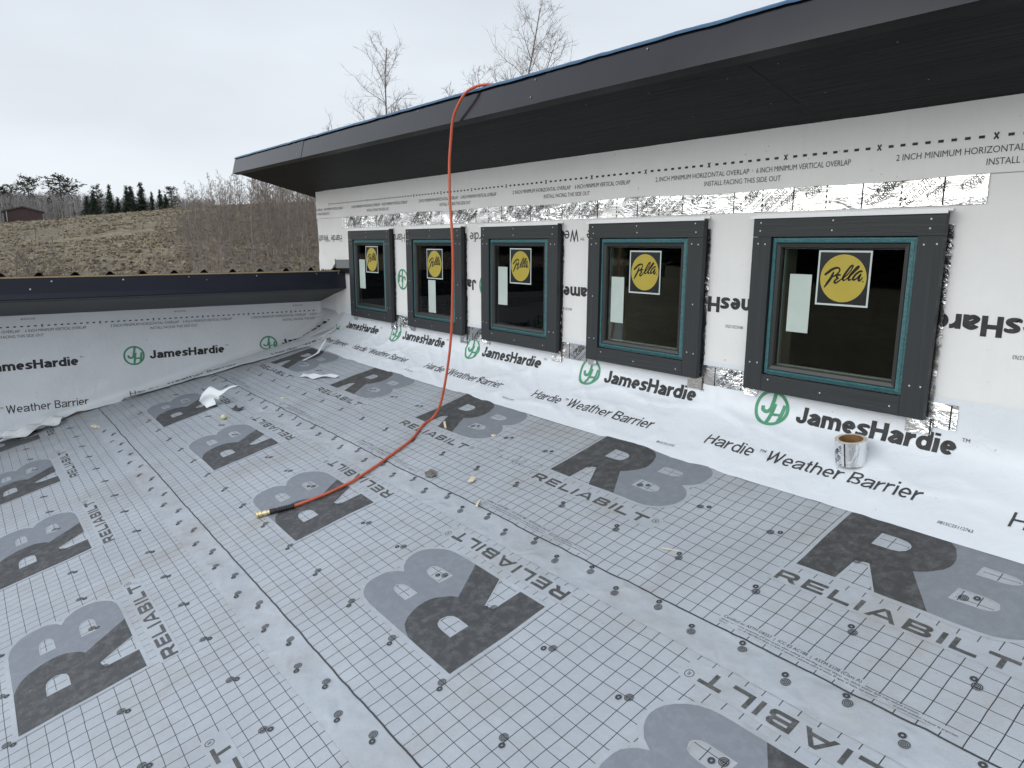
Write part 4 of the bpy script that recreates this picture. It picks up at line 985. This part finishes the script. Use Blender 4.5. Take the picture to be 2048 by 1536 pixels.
tag(mb.build('field', smooth=True), 'sloping field of dry grass', kind='structure')

mb = MB(); rnd = random.Random(4); M['straw'] = varied('straw_blades', (.255, .215, .15), (.33, .28, .195), .4, .9, .1); M['straw_dark'] = varied('straw_blades_dark', (.125, .102, .078), (.175, .142, .108), .4, .9, .1)
for k in range(15000):
    a = R_(rnd.uniform(150, 181)); r = 36 + 86 * rnd.random() ** .8; x = CAM.x + r * math.cos(a); y = CAM.y + r * math.sin(a)
    if noise.noise((x * .12, y * .12, 3)) + .5 * rnd.random() < .05: continue
    z = ground(x, y); h = rnd.uniform(.05, .20); w_ = rnd.uniform(.04, .13); mt_ = M['straw'] if rnd.random() < .62 else M['straw_dark']
    for j in range(3):
        t = rnd.random() * 3.14; d = Vector((math.cos(t), math.sin(t), 0)) * w_; o_ = Vector((x + rnd.gauss(0, .1), y + rnd.gauss(0, .1), z - .03)); mb.face([o_ - d, o_ + d, o_ + d * .6 + Vector((rnd.gauss(0, .08), rnd.gauss(0, .08), h)), o_ - d * .5 + Vector((rnd.gauss(0, .08), rnd.gauss(0, .08), h * .8))], mt_)
tag(mb.build('grass'), 'dry straw tussocks on the field', kind='stuff')
# bare trees
M['bark'] = varied('bark_grey_brown', (.15, .128, .112), (.25, .22, .195), 3, .85, .2, stretch=(1, 1, .2)); M['twig'] = varied('twigs_brown', (.165, .135, .118), (.235, .195, .172), .5, .85, .2)
M['twig_red'] = varied('twigs_reddish', (.175, .140, .122), (.245, .20, .175), .5, .85, .2); M['bark_pale'] = varied('bark_pale_aspen', (.20, .18, .155), (.30, .28, .245), 2, .8, .2)
M['bark_dark'] = varied('bark_dark', (.07, .058, .048), (.12, .10, .085), 3, .9, .2)
def limb(mb, p, d, L, r, n, wob, mt, rnd, sides, up_=.0):
    pts = [p.copy()]; d = d.normalized()
    for i in range(n):
        d = (d + Vector((rnd.gauss(0, wob), rnd.gauss(0, wob), rnd.gauss(0, wob) + up_))).normalized(); pts.append(pts[-1] + d * (L / n))
    mb.tube(pts, [r * (1 - .78 * i / n) for i in range(n + 1)], mt, sides, cap=False); return pts
def bare_tree(rnd, H, r0, clear=.35, nb=16, spread=.45, sub=(6, 5), tw=1.0, lean=.0, fork=0, mt_t=None, mt_b=None, rnd_e=1.0):
    """trunk and branch meshes of a leafless tree standing at the origin"""
    tr, br = MB(), MB(); trunks = []
    d0 = Vector((rnd.gauss(0, lean), rnd.gauss(0, lean), 1))
    pts = limb(tr, Vector((0, 0, -.3)), d0, H, r0, 10, .05, mt_t, rnd, 6, .02); trunks.append((pts, r0, clear, H))
    for k in range(fork):
        i = rnd.randint(2, 4); a = rnd.random() * 6.28
        q = limb(tr, pts[i], Vector((math.cos(a) * .45, math.sin(a) * .45, 1)), H * (1 - i / 10) * rnd.uniform(.75, .95), r0 * .6, 8, .07, mt_t, rnd, 5, .05); trunks.append((q, r0 * .6, .15, H * .7))
    for pts, rr, cl, hh in trunks:
        for k in range(nb):
            t = cl + (1 - cl) * ((k + rnd.random()) / nb) ** .9; t = min(t, .985); f = t * (len(pts) - 1); i = int(f); p = pts[i].lerp(pts[i + 1], f - i)
            a = k * 2.4 + rnd.uniform(-.5, .5); L = hh * spread * (1.06 - t) ** rnd_e * (1.06) ** (1 - rnd_e) * rnd.uniform(.65, 1.15) + .03 * hh; rb = max(rr * (1 - .8 * t) * .5, .006 * tw)
            b1 = limb(br, p, Vector((math.cos(a), math.sin(a), rnd.uniform(.35, .95))), L, rb, 5, .17, mt_b, rnd, 4, .08)
            for j in range(sub[0]):
                u = rnd.uniform(.25, .98) * 5; i2 = min(int(u), 4); p2 = b1[i2].lerp(b1[i2 + 1], u - i2); dd = (b1[i2 + 1] - b1[i2]).normalized()
                s_ = Vector((rnd.gauss(0, 1), rnd.gauss(0, 1), rnd.gauss(.25, .7))); L2 = L * rnd.uniform(.25, .55)
                b2 = limb(br, p2, dd + s_ * .7, L2, max(rb * .45, .0045 * tw), 3, .18, mt_b, rnd, 3, .05)
                for m_ in range(sub[1]):
                    u = rnd.uniform(.2, 1) * 3; i3 = min(int(u), 2); p3 = b2[i3].lerp(b2[i3 + 1], u - i3); dd = (b2[i3 + 1] - b2[i3]).normalized()
                    limb(br, p3, dd + Vector((rnd.gauss(0, 1), rnd.gauss(0, 1), rnd.gauss(.3, .7))) * .7, L2 * rnd.uniform(.3, .6), .0034 * tw, 2, .12, mt_b, rnd, 3)
    return tr, br
def plant(tr, br, loc, name, label, cat, group=None, rot=0):
    root = tag(empty(name, (0, 0, 0)), label, cat, group); t = tr.build('trunk', root); b = br.build('branches', root)
    root.location = loc; root.rotation_euler = (0, 0, rot); return root
rnd = random.Random(3)
def tree_at(px, ptop, r, name, label, **k):
    s_ = spot(px, r); d = pix_dir(px, ptop); H = CAM.z + r * d.z / math.hypot(d.x, d.y) - s_.z
    tr, br = bare_tree(random.Random(k.pop('seed')), H, **k); return plant(tr, br, s_, name, label, 'tree')
BT = dict(mt_t=M['bark'], mt_b=M['twig'], rnd_e=.62)
tree_at(785, 88, 33, 'aspen_tree', 'bare rounded tree rising over the roof edge, left of the hose', r0=.085, clear=.42, nb=21, spread=.31, sub=(9, 5), tw=1.3, seed=21, fork=2, **BT)
tree_at(1018, 3, 33, 'aspen_tree', 'tallest bare tree rising over the roof behind the hose', r0=.09, clear=.44, nb=23, spread=.27, sub=(9, 5), tw=1.3, seed=8, fork=2, **BT)
tree_at(862, 196, 36, 'aspen_tree', 'low twiggy tree top just showing between the two tall bare trees', r0=.06, clear=.45, nb=15, spread=.28, sub=(6, 4), tw=1.1, seed=5, **BT)
tree_at(690, 236, 36, 'aspen_tree', 'small twiggy tree top left of the tall bare trees, barely over the roof edge', r0=.05, clear=.45, nb=14, spread=.28, sub=(6, 4), tw=1.1, seed=6, **BT)
# young trees behind the low wing
for px, pt, r, sd_, lab, fk in ((20, 428, 24, 31, 'bare sapling nearest the picture edge, behind the low roof', 1), (62, 478, 25, 32, 'thin bare sapling second along the low roof', 1), (112, 432, 24, 33, 'spreading bare sapling in front of the shed', 2), (140, 455, 27, 34, 'bare sapling with upright forks right of the shed', 1), (172, 492, 26, 35, 'short bare sapling low above the black fascia', 0),
                                (300, 486, 26, 36, 'fan shaped bare bush in the middle of the field', 3), (345, 480, 28, 37, 'single bare sapling right of the fan shaped bush', 0), (228, 500, 27, 38, 'tiny bare sapling sticking up over the low roof', 0)):
    tree_at(px, pt, r, 'bare_sapling', lab, r0=.034, clear=.12, nb=14, spread=.40, sub=(5, 4), tw=1.35, seed=sd_, fork=fk, lean=.12, mt_t=M['bark'], mt_b=M['twig'])
# the thicket of young aspens
VAR = []
for k in range(7):
    tr, br = bare_tree(random.Random(100 + k), 6.2, .040, clear=.14, nb=17, spread=.21, sub=(5, 4), tw=2.3, lean=.05, mt_t=M['bark_pale'] if k == 3 else M['bark'], mt_b=M['twig_red'] if k % 2 else M['twig'])
    VAR.append(plant(tr, br, (0, 0, 0), 'aspen_sapling', 'slim bare aspen in the brown thicket beside the house corner', 'tree', 'aspen thicket beside the house'))
def top_line(px):
    T = [(300, 450), (340, 408), (380, 374), (420, 354), (455, 342), (490, 335), (560, 330), (640, 330), (760, 330)]
    for (a, b), (c, d) in zip(T, T[1:]):
        if px <= c: return b + (d - b) * (px - a) / (c - a)
    return 330
used = set(); rnd = random.Random(77); cnt = 0
while cnt < 265:
    px = 318 + (rnd.random() ** .78) * 365; r = rnd.uniform(40, 92) if px > 380 else rnd.uniform(52, 90)
    if px < 360 and rnd.random() < .3: continue
    s_ = spot(px, r); d = pix_dir(px, top_line(px) + abs(rnd.gauss(0, 26)) - 3); H = CAM.z + r * d.z / math.hypot(d.x, d.y) - s_.z
    H = max(2.2, min(H, 9.5)); k = cnt % 7; o = VAR[k] if cnt < 7 else copy_tree(VAR[k])
    o.location = s_; o.rotation_euler = (rnd.gauss(0, .05), rnd.gauss(0, .05), rnd.random() * 6.28); q = H / 6.0; o.scale = (q * .9, q * .9, q); cnt += 1
# low brush under the thicket
mb = MB(); rnd = random.Random(9)
for k in range(900):
    px = 330 + rnd.random() ** .7 * 360; s_ = spot(px, rnd.uniform(38, 95)); h = rnd.uniform(.5, 1.7)
    for j in range(4):
        a = rnd.random() * 6.28; limb(mb, s_ + Vector((rnd.gauss(0, .3), rnd.gauss(0, .3), -.1)), Vector((math.cos(a) * .5, math.sin(a) * .5, 1)), h, .011, 3, .2, M['twig_red'] if k % 2 else M['twig'], rnd, 3)
tag(mb.build('undergrowth'), 'brown undergrowth below the bare aspens', kind='stuff')
# far grey woods: one mass of thin stems
mb = MB(); rnd = random.Random(12)
M['far'] = varied('far_stems', (.25, .235, .225), (.36, .34, .33), .3, .9, .1); M['far2'] = varied('far_twigs', (.20, .185, .18), (.26, .24, .235), .2, .9, .1)
for k in range(2100):
    px = rnd.uniform(-140, 440); r = rnd.uniform(140, 205); s_ = spot(px, r); tl = 389 + 5 * noise.noise((px * .02, 1, 1)) + 9 * max(0, min(1, (px - 180) / 60)) + abs(rnd.gauss(0, 9)); dd = pix_dir(px, tl); h = max(2.5, CAM.z + r * dd.z / math.hypot(dd.x, dd.y) - s_.z)
    p = limb(mb, s_, Vector((rnd.gauss(0, .04), rnd.gauss(0, .04), 1)), h, rnd.uniform(.035, .075), 3, .03, M['far'] if rnd.random() < .6 else M['far2'], rnd, 3)
    for j in range(11):
        t = rnd.uniform(.30, 1); q0 = p[0].lerp(p[-1], t); a = rnd.random() * 6.28; limb(mb, q0, Vector((math.cos(a), math.sin(a), 1.2)), h * rnd.uniform(.10, .22), .028, 1, 0, M['far2'], rnd, 3)
tag(mb.build('far_woods'), 'grey leafless woods beyond the field', kind='stuff')

# conifers
M['needle'] = varied('needles_dark', (.020, .032, .022), (.040, .055, .036), .7, .8, .2); M['needle2'] = varied('needles_olive', (.035, .045, .028), (.058, .068, .042), .7, .8, .2)
def conifer(rnd, H, kind, mt):
    tr, cr_ = MB(), MB(); tr.tube([Vector((0, 0, -.5)), Vector((.02 * H * rnd.gauss(0, 1) * .3, 0, H * .5)), Vector((0, 0, H))], [.022 * H, .014 * H, .002 * H], M['bark_dark'], 6)
    def spray(p, d, L):
        n = max(3, int(L / (.035 * H)))
        for i in range(n):
            c = p + d * (L * (i + .6) / n); w_ = .042 * H * (1.15 - .5 * i / n)
            for j in range(4):
                v1 = Vector((rnd.gauss(0, 1), rnd.gauss(0, 1), rnd.gauss(0, .55))).normalized() * w_; v2 = d * w_ * .8 + Vector((rnd.gauss(0, .4), rnd.gauss(0, .4), rnd.gauss(-.2, .3))) * w_
                o_ = c + Vector((rnd.gauss(0, .5), rnd.gauss(0, .5), rnd.gauss(0, .45))) * w_
                cr_.face([o_ - v1 * .5, o_ + v2 * .4 - v1 * .1, o_ + v1 * .5, o_ - v2 * .3], mt)
    if kind == 'spruce':
        nl = 22
        for l in range(nl):
            t = .10 + .89 * l / nl; R0 = H * .40 * (1 - t) ** 1.0 + .012 * H
            for b in range(11 if t < .8 else 6):
                a = rnd.random() * 6.28; L = R0 * rnd.uniform(.5, 1.15); d = Vector((math.cos(a), math.sin(a), -.28 if t < .85 else .3)).normalized(); spray(Vector((0, 0, H * (t + rnd.uniform(-.02, .02)))), d, L)
    else:
        nl = 17
        for l in range(nl):
            t = .24 + .74 * l / nl; R0 = H * (.30 * math.sin(math.pi * min(1, (t - .12) * 1.1)) ** .8 * (1 if rnd.random() > .2 else .55) + .03)
            for b in range(rnd.randint(5, 8)):
                a = rnd.random() * 6.28; L = R0 * rnd.uniform(.55, 1.1); z = H * (t + rnd.uniform(-.03, .03)); d = Vector((math.cos(a), math.sin(a), rnd.uniform(.05, .45))).normalized(); e = Vector((0, 0, z)) + d * L * .35
                cr_.tube([Vector((0, 0, z)), e, Vector((0, 0, z)) + d * L], [.006 * H, .004 * H, .002 * H], M['bark_dark'], 3, False); spray(e, d, L * .68)
    return tr, cr_
def conifer_at(px, ptop, r, kind, label, seed, fat=1.0):
    s_ = spot(px, r); d = pix_dir(px, ptop); H = CAM.z + r * d.z / math.hypot(d.x, d.y) - s_.z
    tr, c_ = conifer(random.Random(seed), H, kind, M['needle'] if kind == 'spruce' else M['needle2'])
    root = tag(empty(kind + '_tree', (0, 0, 0)), label, 'tree'); tr.build('trunk', root); c_.build('crown', root); root.location = s_; root.scale = (fat, fat, 1)
PL = [(8, 372, 165, 'pine', 'broad low pine standing left of the two skyline pines', 1.3), (33, 370, 170, 'pine', 'small pine with a flat top touching the low broad pine', 1.0), (68, 349, 168, 'pine', 'slender open skyline pine with stacked clumps', .85), (132, 347, 168, 'pine', 'largest and widest skyline pine above the grey woods', 1.35),
      (182, 392, 136, 'spruce', 'short dark spruce at the left end of the conifer row', 1.3), (195, 386, 134, 'spruce', 'dark dense spruce beside the short one at the row end', 1.25), (203, 369, 140, 'pine', 'thin crooked pine behind the dark spruces', .8), (228, 369, 136, 'spruce', 'narrow pointed spruce alone in the conifer row', .8), (243, 394, 138, 'spruce', 'very small spruce between the narrow and the twin spruces', 1.0), (262, 371, 134, 'spruce', 'left one of the twin dark spruces in mid row', 1.0), (270, 372, 137, 'spruce', 'right one of the twin dark spruces in mid row', 1.2), (291, 364, 138, 'spruce', 'tallest spruce of the row, pointed and dark', .95),
      (311, 384, 142, 'spruce', 'tiny distant spruce right of the tallest spruce', .8), (328, 379, 140, 'spruce', 'slim spruce next to the thicket', .9), (350, 372, 140, 'pine', 'rounded pine half hidden by the thicket', 1.1), (338, 388, 139, 'spruce', 'small dark spruce left of the rounded pine', 1.0)]
for k, (px, pt, r, kd, lab, ft) in enumerate(PL): conifer_at(px, pt, r, kd, lab, 300 + k, ft)
# dark woods on the side behind the viewer, seen in the window panes
mb = MB(); rnd = random.Random(41)
for k in range(4):
    tr, c_ = conifer(random.Random(500 + k), 13, 'spruce', M['needle'])
    for j in range(40):
        a = R_(rnd.uniform(186, 292)); r = rnd.uniform(75, 100); s_ = Vector((CAM.x + r * math.cos(a), CAM.y + r * math.sin(a), -3.8)); q = rnd.uniform(.45, .78); th = rnd.random() * 6.28
        Mx = Matrix.Translation(s_) @ Matrix.Rotation(th, 4, 'Z') @ Matrix.Diagonal((q * 2.0, q * 2.0, q, 1))
        for src in (tr, c_):
            for mi, mt_ in enumerate(src.mats): mb.mesh([Mx @ Vector(v) for v in src.v], [f for f, m_ in zip(src.f, src.m) if m_ == mi], mt_)
tag(mb.build('woods'), 'dark conifer woods on the open side of the roof', kind='stuff')
# the shed
M['shed'] = varied('shed_maroon', (.060, .034, .036), (.072, .042, .043), 1.5, .6, .3); M['shed_roof'] = mat('shed_roof', (.055, .045, .045), .5); M['shed_trim'] = mat('shed_trim', (.45, .44, .42), .6)
def shed(pl, pr, r, base, eave_, ridge, label, side=True):
    el = lambda px, py: CAM.z + r * pix_dir(px, py).z / math.hypot(pix_dir(px, py).x, pix_dir(px, py).y)
    a, b = spot(pl, r), spot(pr, r); zb = el((pl + pr) / 2, base); ze = el((pl + pr) / 2, eave_); zr_ = el((pl + pr) / 2, ridge); u = (b - a); u.z = 0; L = u.length; u.normalize(); n = Vector((-u.y, u.x, 0)); n = n if n.dot(a - CAM) > 0 else -n
    root = tag(empty('shed', (a + b) / 2), label, 'shed'); root.location.z = zb
    A = lambda s_, d, z: Vector((a.x, a.y, 0)) + u * s_ + n * d + Vector((0, 0, z)); D = 9; mb = MB()
    for d in (0, D): mb.face([A(0, d, zb - 1.5), A(L, d, zb - 1.5), A(L, d, ze), A(L / 2, d, zr_), A(0, d, ze)], M['shed'])
    for s_ in (0, L): mb.face([A(s_, 0, zb - 1.5), A(s_, D, zb - 1.5), A(s_, D, ze), A(s_, 0, ze)], M['shed'])
    for k in range(1, int(L / .5)): mb.box((-.02, -.02, zb - 1.4), (.02, .02, ze - .05), M['shed_roof'], Matrix.Translation(A(k * .5, -.03, 0)))
    mb.build('wall', root); mb = MB()
    for s0, s1, z0, z1 in ((-.3, L / 2, ze - .12, zr_ + .05), (L / 2, L + .3, zr_ + .05, ze - .12)): 
        mb.face([A(s0, -.3, z0), A(s1, -.3, z1), A(s1, D + .3, z1), A(s0, D + .3, z0)], M['shed_roof']); mb.face([A(s0, -.31, z0 - .12), A(s1, -.31, z1 - .12), A(s1, -.31, z1 + .06), A(s0, -.31, z0 + .06)], M['shed_roof'])
    mb.build('roof', root); mb = MB(); mb.box((-.12, -.08, zb - .6), (.12, .02, ze - .1), M['shed_trim'], Matrix.Translation(A(L * .08, -.02, 0))); mb.build('corner_post', root)
shed(14, 91, 128, 440, 421.5, 413.5, 'maroon gabled metal shed at the top of the field')
shed(-70, 3, 126, 442, 424, 414, 'edge of a second maroon shed left of the gabled one')
